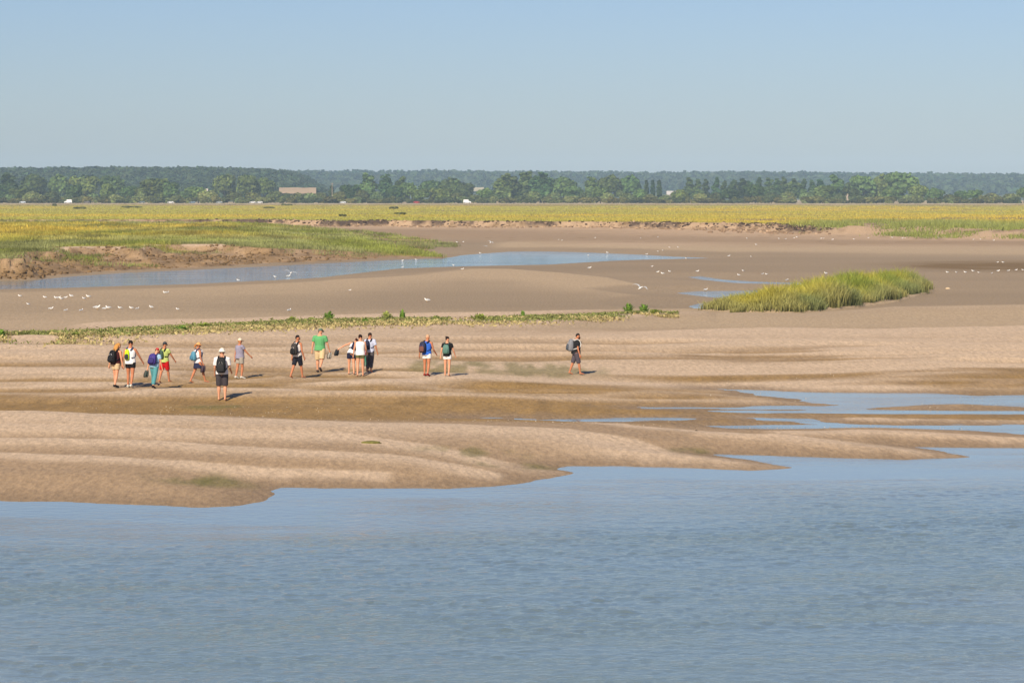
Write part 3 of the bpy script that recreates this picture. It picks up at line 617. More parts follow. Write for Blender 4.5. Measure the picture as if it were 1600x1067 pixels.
pat = fbm(x * .05 + 3, y * .03, 3) * 2.2; gold = sstep(14, 60, -d1 + pat * 45) * (1 - .75 * sstep(380, 560, U) * (1 - sstep(400, 470, y)))
tip = lerp(GREY, GRN, sstep(-.3, .5, fbm(x * .09, y * .06 + 8, 3) * 3)); tip = tip + (lerp(GOLD2, GOLD, sstep(-.2, .3, pat)) - tip) * gold[:, None]
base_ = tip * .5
sc = np.clip(y / 300, 1, 3) * .95
tip = tip * (.92 + 2.2 * np.clip(fbm(x * .3, y * .1 + 4, 3), -.3, .3))[:, None]
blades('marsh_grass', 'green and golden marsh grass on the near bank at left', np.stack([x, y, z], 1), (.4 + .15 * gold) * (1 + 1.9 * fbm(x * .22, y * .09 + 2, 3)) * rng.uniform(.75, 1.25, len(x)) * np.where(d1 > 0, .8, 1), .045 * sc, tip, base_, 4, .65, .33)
x, y = sample(90000, -150, 1750, 430, 2000, 2.0); z, m, d1, d2, isl, U = marsh_eval(x, y)
k = ((d2 < 0) | ((d2 < 20) & (U > 1250) & (fbm(x * .09, y * .06, 3) > .04))) & (z > .3); k &= ~((np.abs(fbm(x * .008 + 2, y * .012, 3)) < .014) & (rng.random(len(x)) < .85)); x, y, z, d2, U = x[k], y[k], height(x[k], y[k]), d2[k], U[k]
pat = fbm(x * .012 + 3, y * .006, 3) * 2.4; tuss = sstep(1200, 1300, U) * (1 - sstep(10, 70, -d2)); far_ = sstep(1500, 1850, y + fbm(x * .01, y * .01) * 400)
tip = lerp(OLIVE, GOLD, sstep(-.2, .5, pat)); tip = tip * (1 - tuss[:, None]) + lerp(GREY, GRN, rng.random(len(x))) * tuss[:, None]; tip = tip * (1 - far_[:, None]) + np.array((.34, .27, .13))[None] * far_[:, None]
tip = tip * (1 - .5 * (1 - sstep(0, 9, -d2))[:, None]) + .5 * GRN[None] * (1 - sstep(0, 9, -d2))[:, None]
sc = y / 600
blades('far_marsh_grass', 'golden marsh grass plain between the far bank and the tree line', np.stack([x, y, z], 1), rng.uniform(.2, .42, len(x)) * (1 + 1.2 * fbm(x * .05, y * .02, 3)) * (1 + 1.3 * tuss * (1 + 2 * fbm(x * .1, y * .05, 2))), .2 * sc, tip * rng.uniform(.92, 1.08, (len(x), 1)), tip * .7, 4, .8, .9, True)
# islet
n_ = 42000; u = rng.uniform(1095, 1460, n_); y = rng.uniform(165, 250, n_); x = (u - 800) / FPX * y; z, m, d1, d2, isl, U = marsh_eval(x, y)
k = isl + fbm(x * .5, y * .5, 3) * 1.6 < .1; x, y, isl, U = x[k], y[k], isl[k], U[k]; z = height(x, y)
pat = fbm(x * .35, y * .25, 3) * 2.4; g = sstep(-.5, .4, pat + .5 * (1 - sstep(1150, 1300, U)))
tip = lerp(np.array((.27, .33, .05)), np.array((.52, .46, .07)), g); edge = 1 - sstep(0, 2.5, -isl)
tip = tip * (1 - .6 * edge[:, None]) + np.array((.28, .29, .15))[None] * .6 * edge[:, None]
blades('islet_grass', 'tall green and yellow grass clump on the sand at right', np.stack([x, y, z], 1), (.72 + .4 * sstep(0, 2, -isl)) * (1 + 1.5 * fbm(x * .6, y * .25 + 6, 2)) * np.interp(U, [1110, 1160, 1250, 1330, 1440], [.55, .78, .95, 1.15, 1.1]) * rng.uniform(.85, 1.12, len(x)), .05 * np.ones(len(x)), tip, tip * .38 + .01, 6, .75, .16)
# clods of turf and mud fallen from the eroding banks
def clods(name, label, x, y, size, cols):
    v0, f0 = ico(1); nv = len(v0); N = len(x); v0 = np.sign(v0) * np.abs(v0) ** .6
    v = v0[None] * (1 + (rng.random((N, nv, 1)) - .5) * .6) * (size[:, None] * rng.uniform(.5, 1.2, (N, 3)) * np.array([1.2, 1, .7]))[:, None, :]
    v = v + np.stack([x, y, height(x, y) + size * .15], 1)[:, None, :]
    F = (f0[None] + (np.arange(N) * nv)[:, None, None]).reshape(-1, 3)
    o = link(name, mesh_from(name, v.reshape(-1, 3), F, m_grass, np.repeat(cols, nv, 0))); o['kind'] = 'stuff'; o['label'] = label; o['category'] = 'clods'
x, y = sample(60000, -60, 1660, 520, 740, 1.2); z, m, d1, d2, isl, U = marsh_eval(x, y)
k = (d2 > -.5) & (d2 < 14) & (rng.random(len(x)) < np.exp(-np.clip(d2, 0, 20) / 5)) & (U < 1300) & (U > 300); x, y, d2 = x[k], y[k], d2[k]
pk = rng.random((len(x), 1)); cc = np.where(pk < .75 * (1 - sstep(1, 3.5, d2))[:, None], np.array((.09, .06, .04)), np.where(pk < .7, np.array((.3, .2, .12)), np.array((.47, .33, .21)))) * rng.uniform(.7, 1.2, (len(x), 1))
clods('far_bank_clods', 'fallen turf and mud clods along the foot of the far bank', x, y, rng.uniform(.1, .5, len(x)) * rng.uniform(.6, 1, len(x)), cc)
x, y = sample(60000, -100, 640, 240, 350, 1.2); z, m, d1, d2, isl, U = marsh_eval(x, y)
k = (d1 > 0) & (d1 < 40) & (z > .12) & (y > np.interp(U, [q[0] for q in BACK[1:12]], [px_world(q[0], q[1])[1] for q in BACK[1:12]])) & (rng.random(len(x)) < .25 + .75 * sstep(0, .2, fbm(x * .2, y * .12, 3)))
x, y = x[k][:1100], y[k][:1100]; pk = rng.random((len(x), 1)); cc = np.where(pk < .25, np.array((.16, .105, .052)), np.where(pk < .85, np.array((.24, .155, .075)), np.array((.32, .215, .12)))) * rng.uniform(.7, 1.2, (len(x), 1))
clods('near_bank_clods', 'rough mud clods on the eroded bank at left', x, y, rng.uniform(.06, .24, len(x)), cc)
# low succulent cover and dry litter along the strand line
def strip(n_, off, sdv):
    u = rng.uniform(-120, 1060, n_); py = np.interp(u, [-120, 0, 100, 200, 270, 340, 400, 500, 600, 700, 800, 900, 1000, 1060], [529, 526, 524, 519, 514.5, 511, 508.5, 504, 502, 500.5, 498, 495, 489, 487.5])
    y = FPX * (CAM_H - .78) / (py - HY) + off + rng.normal(size=n_) * sdv * np.interp(u, [0, 300, 900, 1060], [1.15, 1, .8, .35]); x = (u - 800) / FPX * y
    return x, y
def leaves(name, label, x, y, size, cols, hgt):
    n_ = len(x); z = height(x, y) + rng.random(n_) * hgt
    nr = rng.normal(size=(n_, 3)) * .7 + np.array([0, -.3, .8]); nr /= np.linalg.norm(nr, axis=1)[:, None]; t = np.cross(nr, rng.normal(size=(n_, 3))); t /= np.linalg.norm(t, axis=1)[:, None]; b = np.cross(nr, t)
    c = np.stack([x, y, z + .03], 1); s = (size * rng.uniform(.5, 1.4, n_))[:, None]
    V = np.stack([c - t * s, c - b * s * .45, c + t * s, c + b * s * .45], 1).reshape(-1, 3)
    o = link(name, mesh_from(name, V, np.arange(n_ * 4).reshape(-1, 4), m_grass, np.repeat(cols, 4, 0))); o['kind'] = 'stuff'; o['label'] = label; o['category'] = 'ground cover'
x, y = strip(26000, .5, 2.2); k = fbm(x * .35, y * .35, 3) > -.06; x, y = x[k], y[k]
leaves('strand_plants', 'low green succulent plants creeping along the sand ridge', x, y, .085, np.array((.23, .25, .075))[None] * rng.uniform(.45, 1.4, (len(x), 1)), .12)
x, y = strip(15000, -2.0, 2.3); k = fbm(x * .3 + 9, y * .3, 3) > -.08; x, y = x[k], y[k]
leaves('strand_litter', 'pale yellow dry leaf litter along the strand line', x, y, .1, np.array((.46, .38, .17))[None] * rng.uniform(.6, 1.3, (len(x), 1)), .1)
x, y = sample(5000, -60, 1660, 94, 150, 1.5); k = fbm(x * .08, y * .2, 3) > .06; x, y = x[k], y[k]
leaves('shell_scatter', 'scattered pale shells and fragments over the sand flats', x, y, .024, np.array((.5, .42, .32))[None] * rng.uniform(.7, 1.2, (len(x), 1)), .01)

def plant(px, py, wpx, hpx, label, colr, up=False):
    g = ground(px, py); sc = g.y / FPX; w_, h_ = wpx * sc, hpx * sc
    o = thing('leafy_plant', label, 'plant', g, 'leafy plants on the strand line')
    N = 46; V = []; F = []; C = []
    for i in range(N):
        a = random.uniform(0, 6.28); rad = random.random() ** .6 * w_ / 2; hh = h_ * (1 - .55 * (rad / (w_ / 2)) ** 2) * random.uniform(.65, 1.05)
        bx_, by_ = rad * .35 * math.cos(a), rad * .35 * math.sin(a); tx, ty = rad * math.cos(a), rad * math.sin(a)
        ww = .05 if up else .07; dx, dy = -math.sin(a) * ww, math.cos(a) * ww
        f = random.uniform(.7, 1.3)
        for s in range(4):                     # a stem of leaf pairs
            t0 = s / 4; cx, cy, cz = bx_ + (tx - bx_) * t0, by_ + (ty - by_) * t0, hh * t0
            ex, ey, ez = bx_ + (tx - bx_) * (t0 + .3) + random.uniform(-.06, .06), by_ + (ty - by_) * (t0 + .3) + random.uniform(-.06, .06), hh * (t0 + .28)
            b = len(V); V += [(cx, cy, cz - .02), ((cx + ex) / 2 + dx, (cy + ey) / 2 + dy, (cz + ez) / 2), (ex, ey, ez), ((cx + ex) / 2 - dx, (cy + ey) / 2 - dy, (cz + ez) / 2)]
            F.append((b, b + 1, b + 2, b + 3)); C += [tuple(v * f for v in colr)] * 4
    link('foliage', mesh_from('foliage', V, F, m_grass, np.array(C)), o)
    tv, tf = tubes([([(0, 0, -.05), (.02, 0, h_ * .5)], [.025, .01]), ([(.05, .02, -.05), (w_ * .2, 0, h_ * .45)], [.02, .008]), ([(-.05, .02, -.05), (-w_ * .2, 0, h_ * .45)], [.02, .008])], 5)
    link('stem', mesh_from('stem', tv, tf, m_bark), o)
G1, G2, G3 = (.17, .3, .04), (.27, .33, .06), (.32, .36, .09)
for a in ((513, 501, 24, 16, 'bright green bushy plant above the boy with black backpack', G1), (457, 502, 22, 8, 'low yellow-green plant left of the bright bushy plant', G2), (487, 502, 24, 7, 'flat olive plant between two taller strand plants', G2), (604, 501, 27, 15, 'spreading light green plant left of a thin upright plant', G3),
          (629, 500, 11, 18, 'thin upright green plant beside a spreading plant', G1, True), (570, 505, 14, 8, 'small dark plant halfway between two larger bushes', G1), (680, 500, 24, 8, 'low rounded plant above the walker with teal backpack', G2), (748, 500, 38, 11, 'wide dense green plant right of the walkers', G2), (817, 497, 8, 13, 'small upright plant alone right of the wide plant', G1, True),
          (836, 497, 9, 6, 'tiny pale plant beside the small upright plant', G3), (982, 488, 22, 15, 'dark leafy plant, left one of the cluster before the islet', G1), (1006, 488, 20, 14, 'dark leafy plant with spikes, middle of the cluster', G1), (1022, 490, 20, 8, 'low bright plant at right end of the cluster', G2), (283, 517, 30, 9, 'grassy green plant on strand line above straw hat walker', G1), (320, 513, 34, 10, 'wide grassy plant on strand line above capped woman', G2), (375, 509, 26, 7, 'low olive plant on strand line left of centre', G2),
          (120, 525, 22, 7, 'low green plant on strand line above the left group', G2), (3, 527, 12, 13, 'green plant cut by the left edge', G1)): plant(*a)
def shrub(px, py, wpx, hpx, label, colr):
    x_, y_ = px_world(px, py, 1.9); g = Vector((x_, y_, float(height(x_, y_)))); w_, h_ = wpx / FPX * y_, max(hpx / FPX * y_, .5)
    lob = [(random.uniform(-.4, .4) * w_, random.uniform(-.15, .15) * w_, h_ * random.uniform(.25, .45), w_ * .16, w_ * .13, h_ * .5) for i in range(9)]
    q, f, c = leaf_cards(lob, 700, .22 * max(1, y_ / 1200), colr); q[:, 2] = np.maximum(q[:, 2], 0)
    o = thing('marsh_shrub', label, 'shrub', g, 'dark shrubs on the marsh'); link('crown', mesh_from('crown', q, f, m_leaf, c), o)
    tv, tf = tubes([([(0, 0, -.1), (.1, 0, h_ * .6)], [.1, .04])], 5); link('trunk', mesh_from('trunk', tv, tf, m_bark), o)
for a in ((615, 326.5, 18, 4, 'dark low shrub on marsh left of the red car'), (626, 335.5, 19, 3.5, 'dark flat shrub in golden grass below the first dark shrub'), (535, 339, 11, 3, 'small dark shrub near the far bank edge left of centre'), (207, 325, 34, 3, 'long flat dark shrub on the left marsh'), (125, 327, 24, 4, 'dark shrub on left marsh under the first white vehicle'), (85, 322, 8, 3.5, 'tiny dark shrub near the road at far left'),
          (420, 326, 16, 2.5, 'brownish flat shrub on marsh below the pair of white cars'), (447, 321.5, 22, 3, 'dark flat shrub touching the road left of centre')):
    shrub(*a, (.12, .125, .04))

# ---------------------------------------------------------------- gulls
m_white = material('gull_white', (.82, .8, .76), .7); m_grey = material('gull_grey', (.42, .44, .46), .7); m_beak = material('gull_beak', (.6, .35, .06), .5)
def gull_mesh(kind):
    V = []; F = []; M = []
    def add(ch, mi, seg=8):
        v, f = tubes(ch, seg); b = len(V); V.extend(v); F.extend([tuple(i + b for i in q) for q in f]); M.extend([mi] * len(f))
    if kind == 'flying':
        add([([(-.26, 0, 0), (-.2, 0, .005), (-.08, 0, 0), (.06, 0, 0), (.16, 0, .02), (.22, 0, .03), (.26, 0, .025)], [(.05, .008), (.03, .02), .06, .07, .045, .04, .012])], 0)
        add([([(.25, 0, .025), (.31, 0, .01)], [.012, .003])], 2, 5)
        for s in (-1, 1): add([([(.03, s * .04, .03), (.06, s * .25, .16), (0, s * .45, .18), (-.12, s * .68, .1)], [(.09, .012), (.085, .01), (.06, .008), (.008, .004)])], 1)
    else:
        zb = .2 if kind == 'standing' else .1
        add([([(-.3, 0, zb - .01), (-.2, 0, zb + .01), (-.08, 0, zb + .02), (.05, 0, zb + .03), (.13, 0, zb + .07), (.17, 0, zb + .13), (.2, 0, zb + .165), (.24, 0, zb + .16)], [(.02, .01), (.045, .035), .085, .09, .065, .042, .045, .014])], 0)
        add([([(.235, 0, zb + .16), (.3, 0, zb + .145)], [.012, .003])], 2, 5)
        for s in (-1, 1):
            add([([(.09, s * .06, zb + .06), (-.05, s * .075, zb + .065), (-.2, s * .05, zb + .045), (-.36, s * .02, zb + .02)], [(.02, .04), (.02, .065), (.014, .045), .004])], 1)
            if kind == 'standing': add([([(0, s * .035, zb), (.01, s * .035, .0)], [.009, .007]), ([(0, s * .035, .006), (.06, s * .035, .004)], [(.012, .005), (.02, .004)])], 2, 5)
    me = mesh_from('gull_' + kind, V, F, m_white, None, True); me.materials.append(m_grey); me.materials.append(m_beak)
    me.polygons.foreach_set('material_index', np.array(M, dtype=np.int32)); return me
GM = {k: gull_mesh(k) for k in ('standing', 'resting', 'flying')}
FLOCKS = [
    ('upper loose row of the flock on the left sandbank', [(31, 465, 1.0), (44, 478), (70, 467), (87, 468), (92.5, 466), (95.5, 468), (103, 466), (111, 465.5), (131, 469), (138, 466.5, 1.35)]),
    ('lower row of the flock on the left sandbank', [(80, 485), (103, 487.5), (127, 488), (152, 484.5, 1.35), (164, 485), (169, 484), (187, 483.5), (205, 484), (215, 483.5, 1.1), (236, 483), (277, 485.5)]),
    ('sandbank between the left flock and the channel', [(257, 458.5), (262, 458), (372, 440), (430, 435, 1.1), (451, 432.5, 1.2), (452, 488), (547, 455, .7), (667, 472.5, 1.1)]),
    ('water edge near the tip of the grassy spit', [(629, 419), (629, 408.5), (650, 407, 1.2), (709, 416), (722.5, 422.5, 1.2)]),
    ('dark far flat beyond the spit tip', [(686, 380), (705, 380), (714, 380), (724, 379.5), (750, 397)]),
    ('far edge of the sand under the long bank, centre', [(873, 375), (878, 376.5), (930, 373), (1001, 373), (1028, 371.5), (1046, 388), (1059, 387), (1167, 373), (1181, 383)]),
    ('shallow right end of the blue channel', [(919, 400), (949, 396.5), (1010.5, 398), (1028, 393.5), (1035.5, 393), (1072, 405)]),
    ('wet flat between channel and the small pools', [(921.5, 421, 1.1), (1019, 418), (1028, 427), (1035, 429), (1046, 426.5), (1090, 425), (1139, 402), (1154, 431), (1161, 425.5), (1173.5, 402.5), (1192, 429), (1197.5, 429.5)]),
    ('edge of pools left of the grassy islet', [(1103, 455), (1230, 440), (1290, 428.5, 1.1)]),
    ('far sand under the long bank, right half', [(1217, 374), (1228, 374), (1241, 373), (1245, 372), (1283, 374), (1287, 373), (1301, 375), (1334, 375), (1357, 373), (1394, 372.5), (1410, 373), (1414, 373), (1448, 371.5), (1466, 372), (1476, 371.5), (1521, 375), (1532, 375), (1553, 376.5)]),
    ('line of gulls beside the dark silt at right', [(1480, 426.5, 1.1), (1494, 427), (1508, 426.5, 1.1), (1520, 425.5), (1529, 427.5), (1550, 428), (1559, 411.5), (1560, 425.5), (1567, 412), (1576, 424), (1588, 423), (1598, 423.5)]),
]
for where, L in FLOCKS:
    for i, g_ in enumerate(sorted(L)):
        px, py = g_[0], g_[1]; s = (g_[2] if len(g_) > 2 else 1.0) * random.uniform(.75, 1.1) * .65
        g = ground(px, py); kind = 'standing' if random.random() < .6 else 'resting'
        o = link('gull', GM[kind], None, g - Vector((0, 0, .01))); o.scale = (s, s, s); o.rotation_euler = (0, 0, random.choice([0, math.pi]) + random.uniform(-.9, .9))
        tag(o, 'white gull, %s from left, %s' % (ordinal(i), where), 'gull', 'gulls on the tidal flats')
for px, py, Y, lab, s, rz in ((1001, 450, 195, 'white gull flying low over the sand before the pools', 1.0, .9), (764, 388, 420, 'white gull in flight over the far channel', 1.3, 1.2), (767, 379, 430, 'small white gull flying just above another flying gull', 1.0, .7), (454.5, 426.5, 262, 'white gull taking off from the channel edge', 1.0, 1.4)):
    o = link('gull', GM['flying'], None, ((px - 800) / FPX * Y, Y, CAM_H - (py - HY) / FPX * Y)); o.rotation_euler = (.25, -.2, rz); o.scale = (s * .95,) * 3; tag(o, lab, 'gull', 'gulls in the air')
# a stone and a wisp of seaweed on the sand
def lump(px, py, wpx, hpx, name, label, cat, colr):
    g = ground(px, py); s = g.y / FPX; v, f = ico(3); v = v * (1 + .25 * np.array([fbm(np.array([a * 2 + 3]), np.array([b * 2 + c * 3]))[0] for a, b, c in v])[:, None] * 2)
    v = v * np.array([wpx * s / 2, wpx * s / 2.4, hpx * s / 1.6])
    tag(link(name, mesh_from(name, v, f, material(name, colr, .8, noise=(8, .3, (1, 1, 1))), None, True), None, g), label, cat)
lump(1481, 451.5, 8, 3.5, 'boulder', 'small pale boulder alone on the flat right of islet', 'boulder', (.5, .38, .24))
lump(580, 692, 32, 4.5, 'seaweed_clump', 'small olive seaweed clump on the foreground sandbar', 'seaweed', (.14, .13, .03))
lump(1088, 673, 4, 2, 'driftwood_piece', 'tiny dark driftwood piece on the right foreground bar', 'driftwood', (.04, .03, .02))

# ---------------------------------------------------------------- people
DG = None
def remesh(V, F, mat, voxel, ratio, name):
    me = mesh_from(name + '_raw', V, F); ob = bpy.data.objects.new('tmp', me); COL.objects.link(ob)
    m = ob.modifiers.new('r', 'REMESH'); m.mode = 'VOXEL'; m.voxel_size = voxel; m.use_smooth_shade = True
    s = ob.modifiers.new('s', 'SMOOTH'); s.iterations = 3; s.factor = .5
    d = ob.modifiers.new('d', 'DECIMATE'); d.ratio = ratio
    out = bpy.data.meshes.new_from_object(ob.evaluated_get(bpy.context.evaluated_depsgraph_get()))
    out.name = name; bpy.data.objects.remove(ob); bpy.data.meshes.remove(me)
    out.materials.clear(); out.materials.append(mat); out.polygons.foreach_set('use_smooth', np.ones(len(out.polygons), dtype=bool)); return out
SKIN = {'fair': (222, 160, 125), 'tan': (196, 128, 92), 'dark': (150, 95, 66)}
def person(px, py, hpx, yaw, label, skin='fair', lean=0, side=0, head=(10, 0), legs=((12, 8), (-14, 12)), arms=((-10, 10, 15), (15, 12, 15)), build=1.0,
           top=None, sleeve=.45, top_hem=.5, bottom=None, hem=.55, skirt=False, shoes=None, hair=None, long_hair=False, tail=False, bun=False, hat=None, beard=False, depth=None):
    """legs: (left, right) = (hip swing forward deg, knee bend); arms: (left, right) = (swing forward, out, elbow bend)"""
    if depth: g = at_depth(px, depth)
    else: g = ground(px, py)
    h = hpx * g.y / FPX; b = build
    Rz = Matrix.Rotation(-R(yaw), 4, 'Z')
    hip = Vector((0, 0, .525))
    RT = Matrix.Rotation(R(side), 4, 'Y') @ Matrix.Rotation(-R(lean), 4, 'X')
    tor = lambda x, y, z: hip + RT @ (Vector((x, y, z)) - hip)
    body = []
    T_ = [(.475, .07, .055), (.52, .096, .066), (.56, .094, .064), (.62, .08, .056), (.70, .092, .064), (.76, .102, .066), (.805, .1, .052), (.835, .06, .042), (.86, .036, .036), (.885, .034, .035)]
    body.append(([tor(0, -.008 if z > .8 else 0, z) for z, _, _ in T_], [(rx_ * b, ry_ * b) for _, rx_, ry_ in T_]))
    neck = tor(0, -.004, .86); RH = RT @ Matrix.Rotation(R(head[1]) * -1, 4, 'Z') @ Matrix.Rotation(-R(head[0]), 4, 'X')
    hd = lambda x, y, z: neck + RH @ Vector((x, y, z - .86))
    body.append(([hd(0, -.002, .865), hd(0, .004, .885), hd(0, .004, .905), hd(0, 0, .935), hd(0, -.003, .965), hd(0, -.004, .985), hd(0, -.004, .998)], [(.022, .026), (.036, .045), (.043, .055), (.046, .058), (.043, .054), (.03, .038), (.008, .01)]))
    body.append(([hd(0, .055, .935), hd(0, .064, .918), hd(0, .056, .912)], [.005, .009, .005]))      # nose
    for s in (-1, 1): body.append(([hd(s * .046, -.004, .915), hd(s * .05, -.008, .93), hd(s * .047, -.006, .942)], [.006, .01, .006]))
    J = {}
    for s, (sw, kb) in zip((-1, 1), legs):
        a = R(sw); p0 = Vector((s * .052 * b, 0, .515)); dirn = Vector((s * .03, math.sin(a), -math.cos(a))).normalized(); kn = p0 + dirn * .242
        a2 = a - R(kb); d2_ = Vector((s * .015, math.sin(a2), -math.cos(a2))).normalized(); an = kn + d2_ * .238
        J['leg', s] = (p0, kn, an)
        pitch = min(0, a2) * .7
        f = Vector((s * .12, math.cos(pitch), math.sin(pitch))).normalized(); dn = Vector((0, math.sin(pitch), -math.cos(pitch)))
        body.append(([p0 + Vector((0, 0, .02)), p0 + dirn * .08, p0 + dirn * .17, kn, kn + d2_ * .07, kn + d2_ * .15, an], [.05 * b, .05 * b, .041 * b, .032, .034 * b, .025, .019]))
        heel = an - f * .022 + dn * .022; toe = an + f * .105 + dn * .032
        body.append(([heel, an + f * .01 + dn * .012, an + f * .06 + dn * .026, toe], [.018, .021, (.024, .014), (.02, .008)])); J['foot', s] = (heel, an, f, dn, toe)
    for s, (sw, out_, eb) in zip((-1, 1), arms):
        sh = tor(s * .112 * b, -.005, .8); a = R(sw); o_ = R(out_)
        up = RT @ Vector((s * math.sin(o_), math.sin(a) * math.cos(o_), -math.cos(a) * math.cos(o_))); up.normalize(); elb = sh + up * .172
        a2 = a + R(eb); fo = RT @ Vector((s * math.sin(o_ * .6), math.sin(a2) * math.cos(o_), -math.cos(a2) * math.cos(o_))); fo.normalize(); wr = elb + fo * .148
        body.append(([tor(s * .07 * b, -.005, .805), sh, sh + up * .07, elb, elb + fo * .05, wr], [.034, .032 * b, .027 * b, .021, .021, .0145])); J['arm', s] = (sh, up, elb, fo, wr)
        sidev = Vector((0, 1, 0)) if abs(fo.y) < .8 else Vector((0, 0, 1)); sidev = (sidev - fo * sidev.dot(fo)).normalized(); pn = fo.cross(sidev) * s
        palm = wr + fo * .05
        body.append(([wr - fo * .005, wr + fo * .02, palm, palm + fo * .008], [.0135, (.012, .02) if False else .017, .018, .012]))
        for q_, (off, ln) in enumerate(((-.0165, .04), (-.0055, .046), (.0055, .043), (.0165, .034))):
            r0 = palm + sidev * -off; body.append(([r0 - fo * .01, r0 + fo * ln * .55 - pn * .004, r0 + fo * ln * .9 - pn * .016], [.0055, .005, .0042]))
        t0 = wr + fo * .018 + sidev * .014; body.append(([t0, t0 + sidev * .014 + fo * .016, t0 + sidev * .018 + fo * .036 - pn * .006], [.007, .0062, .005])); J['hand', s] = palm + fo * .025
    low = min(min((p - Vector((0, 0, .012))).z for p in (J['foot', s][0], J['foot', s][4])) for s in (-1, 1))
    W = lambda p: (Rz @ (Vector(p) - Vector((0, 0, low)))) * h
    def conv(ch): return [([W(p) for p in pts], [(r[0] * h, r[1] * h) if isinstance(r, tuple) else r * h for r in rad]) for pts, rad in ch]
    o = thing('person', label, 'person', g, 'walkers on the tidal flat')
    v, f = tubes(conv(body), 12); link('body', remesh(v, f, flat(SKIN[skin], .6), .0085, .2, 'body'), o)
    def part(name, ch, rgb, voxel=.014, ratio=.5, seg=14):
        v, f = tubes(conv(ch), seg); link(name, remesh(v, f, flat(rgb), voxel, ratio, name), o)
    e = .016
    if top:
        ch = [([tor(0, -.004, z) for z in (top_hem, .56, .62, .70, .76, .805, .832)], [(.104 * b + e, .074 * b + e), (.1 * b + e, .07 * b + e), (.088 * b + e, .062 * b + e), (.096 * b + e, .068 * b + e), (.104 * b + e, .069 * b + e), (.1 * b + e, .054 * b + e), (.058 * b + e, .042 * b + e)])]
        for s in (-1, 1):
            sh, up, elb, fo, wr = J['arm', s]
            if sleeve > 0: ch.append(([tor(s * .06 * b, -.005, .806), sh + Vector((0, 0, .002)), sh + up * .172 * sleeve], [.036 + e * .6, .034 * b + e * .6, .031 * b + e * .6]))
            else: ch.append(([tor(s * .045 * b, -.005, .77), tor(s * .068 * b, -.005, .825)], [.03, .028]))
        part('shirt', ch, top)
    e = .009
    if bottom:
        ch = [([tor(0, 0, .485) if not skirt else tor(0, 0, .5), tor(0, 0, .52), tor(0, 0, .56), tor(0, 0, .585)], [(.098 * b + e, .07 * b + e), (.103 * b + e, .074 * b + e), (.099 * b + e, .07 * b + e), (.092 * b + e, .064 * b + e)])]
        if skirt: ch.append(([Vector((0, 0, .53)), Vector((0, 0, .45)), Vector((0, 0, .37))], [(.105, .08), (.118, .098), (.13, .115)]))
        else:
            for s in (-1, 1):
                p0, kn, an = J['leg', s]; L = (kn - p0); ll = [p0 + Vector((0, 0, .015)), p0 + L * .35]; rr = [.056 * b + e, .055 * b + e]
                if hem <= 1: ll.append(p0 + L * hem); rr.append((.054 - .012 * hem) * b + e + .004)
                else: ll += [kn, kn + (an - kn) * (hem - 1) * .6, kn + (an - kn) * (hem - 1)]; rr += [.042 * b + e, .038 + e, .03 + e]
                ch.append((ll, rr))
        part('skirt' if skirt else ('trousers' if hem > 1.3 else 'shorts'), ch, bottom)
    if shoes:
        for s in (-1, 1):
            heel, an, f_, dn, toe = J['foot', s]
            part('shoe', [([heel - f_ * .008 - dn * .004, an + dn * .004, an + f_ * .06 + dn * .022, toe + f_ * .01], [.026, .028, (.03, .02), (.024, .014)])], shoes, .009, .5)
    if hair:
        ch = [([hd(0, -.03, .9), hd(0, -.02, .925), hd(0, -.012, .95), hd(0, -.008, .975), hd(0, -.006, .998), hd(0, -.006, 1.006)], [(.03, .022), (.046, .042), (.052, .054), (.048, .056), (.03, .036), (.01, .012)])]
        if long_hair: ch.append(([hd(0, -.03, .96), hd(0, -.05, .92), hd(0, -.055, .87), tor(0, -.075, .8), tor(0, -.08, .77)], [(.045, .03), (.055, .035), (.055, .03), (.05, .022), (.025, .012)]))
        if tail: ch.append(([hd(0, -.05, .955), hd(0, -.085, .94), hd(0, -.095, .9), hd(0, -.085, .85)], [.014, .022, .022, .008]))
        if bun: ch.append(([hd(0, -.045, .97), hd(0, -.075, .985), hd(0, -.085, .99)], [.015, .027, .016]))
        if beard: ch.append(([hd(0, .03, .905), hd(0, .045, .888), hd(0, .04, .872)], [(.04, .025), (.034, .02), (.015, .012)]))
        part('hair', ch, hair, .011, .5)
    for s in (-1, 1):
        v, f = ico(2); me = mesh_from('eye', [W(hd(s * .018 + a * .007, .052 + c_ * .005, .938 + d_ * .006)) for a, c_, d_ in v], f, flat((40, 30, 25), .3)); link('eye', me, o)
    if hat:
        kind, rgb = hat
        crown_ = [([hd(0, -.004, .948), hd(0, -.004, .97), hd(0, -.005, .995), hd(0, -.005, 1.01), hd(0, -.005, 1.016)], [(.054, .066), (.055, .066), (.047, .056), (.026, .032), (.006, .008)])]
        if kind == 'cap': crown_.append(([hd(0, .05, .955), hd(0, .085, .952), hd(0, .115, .944)], [(.045, .01), (.042, .006), (.02, .004)]))
        if kind == 'bucket': crown_.append(([hd(0, -.002, .962), hd(0, -.002, .945), hd(0, -.002, .932)], [(.056, .066), (.07, .08), (.086, .095)]))
        if kind == 'straw': crown_.append(([hd(0, -.002, .965), hd(0, -.002, .953), hd(0, -.002, .945)], [(.06, .07), (.085, .095), (.1, .11)]))
        part('hat', crown_, rgb, .011, .5, 18)
    # frames for what the person carries
    return dict(o=o, g=g, h=h, W=W, tor=tor, hand=J['hand', -1], hand_r=J['hand', 1], Rz=Rz, RT=RT, b=b)

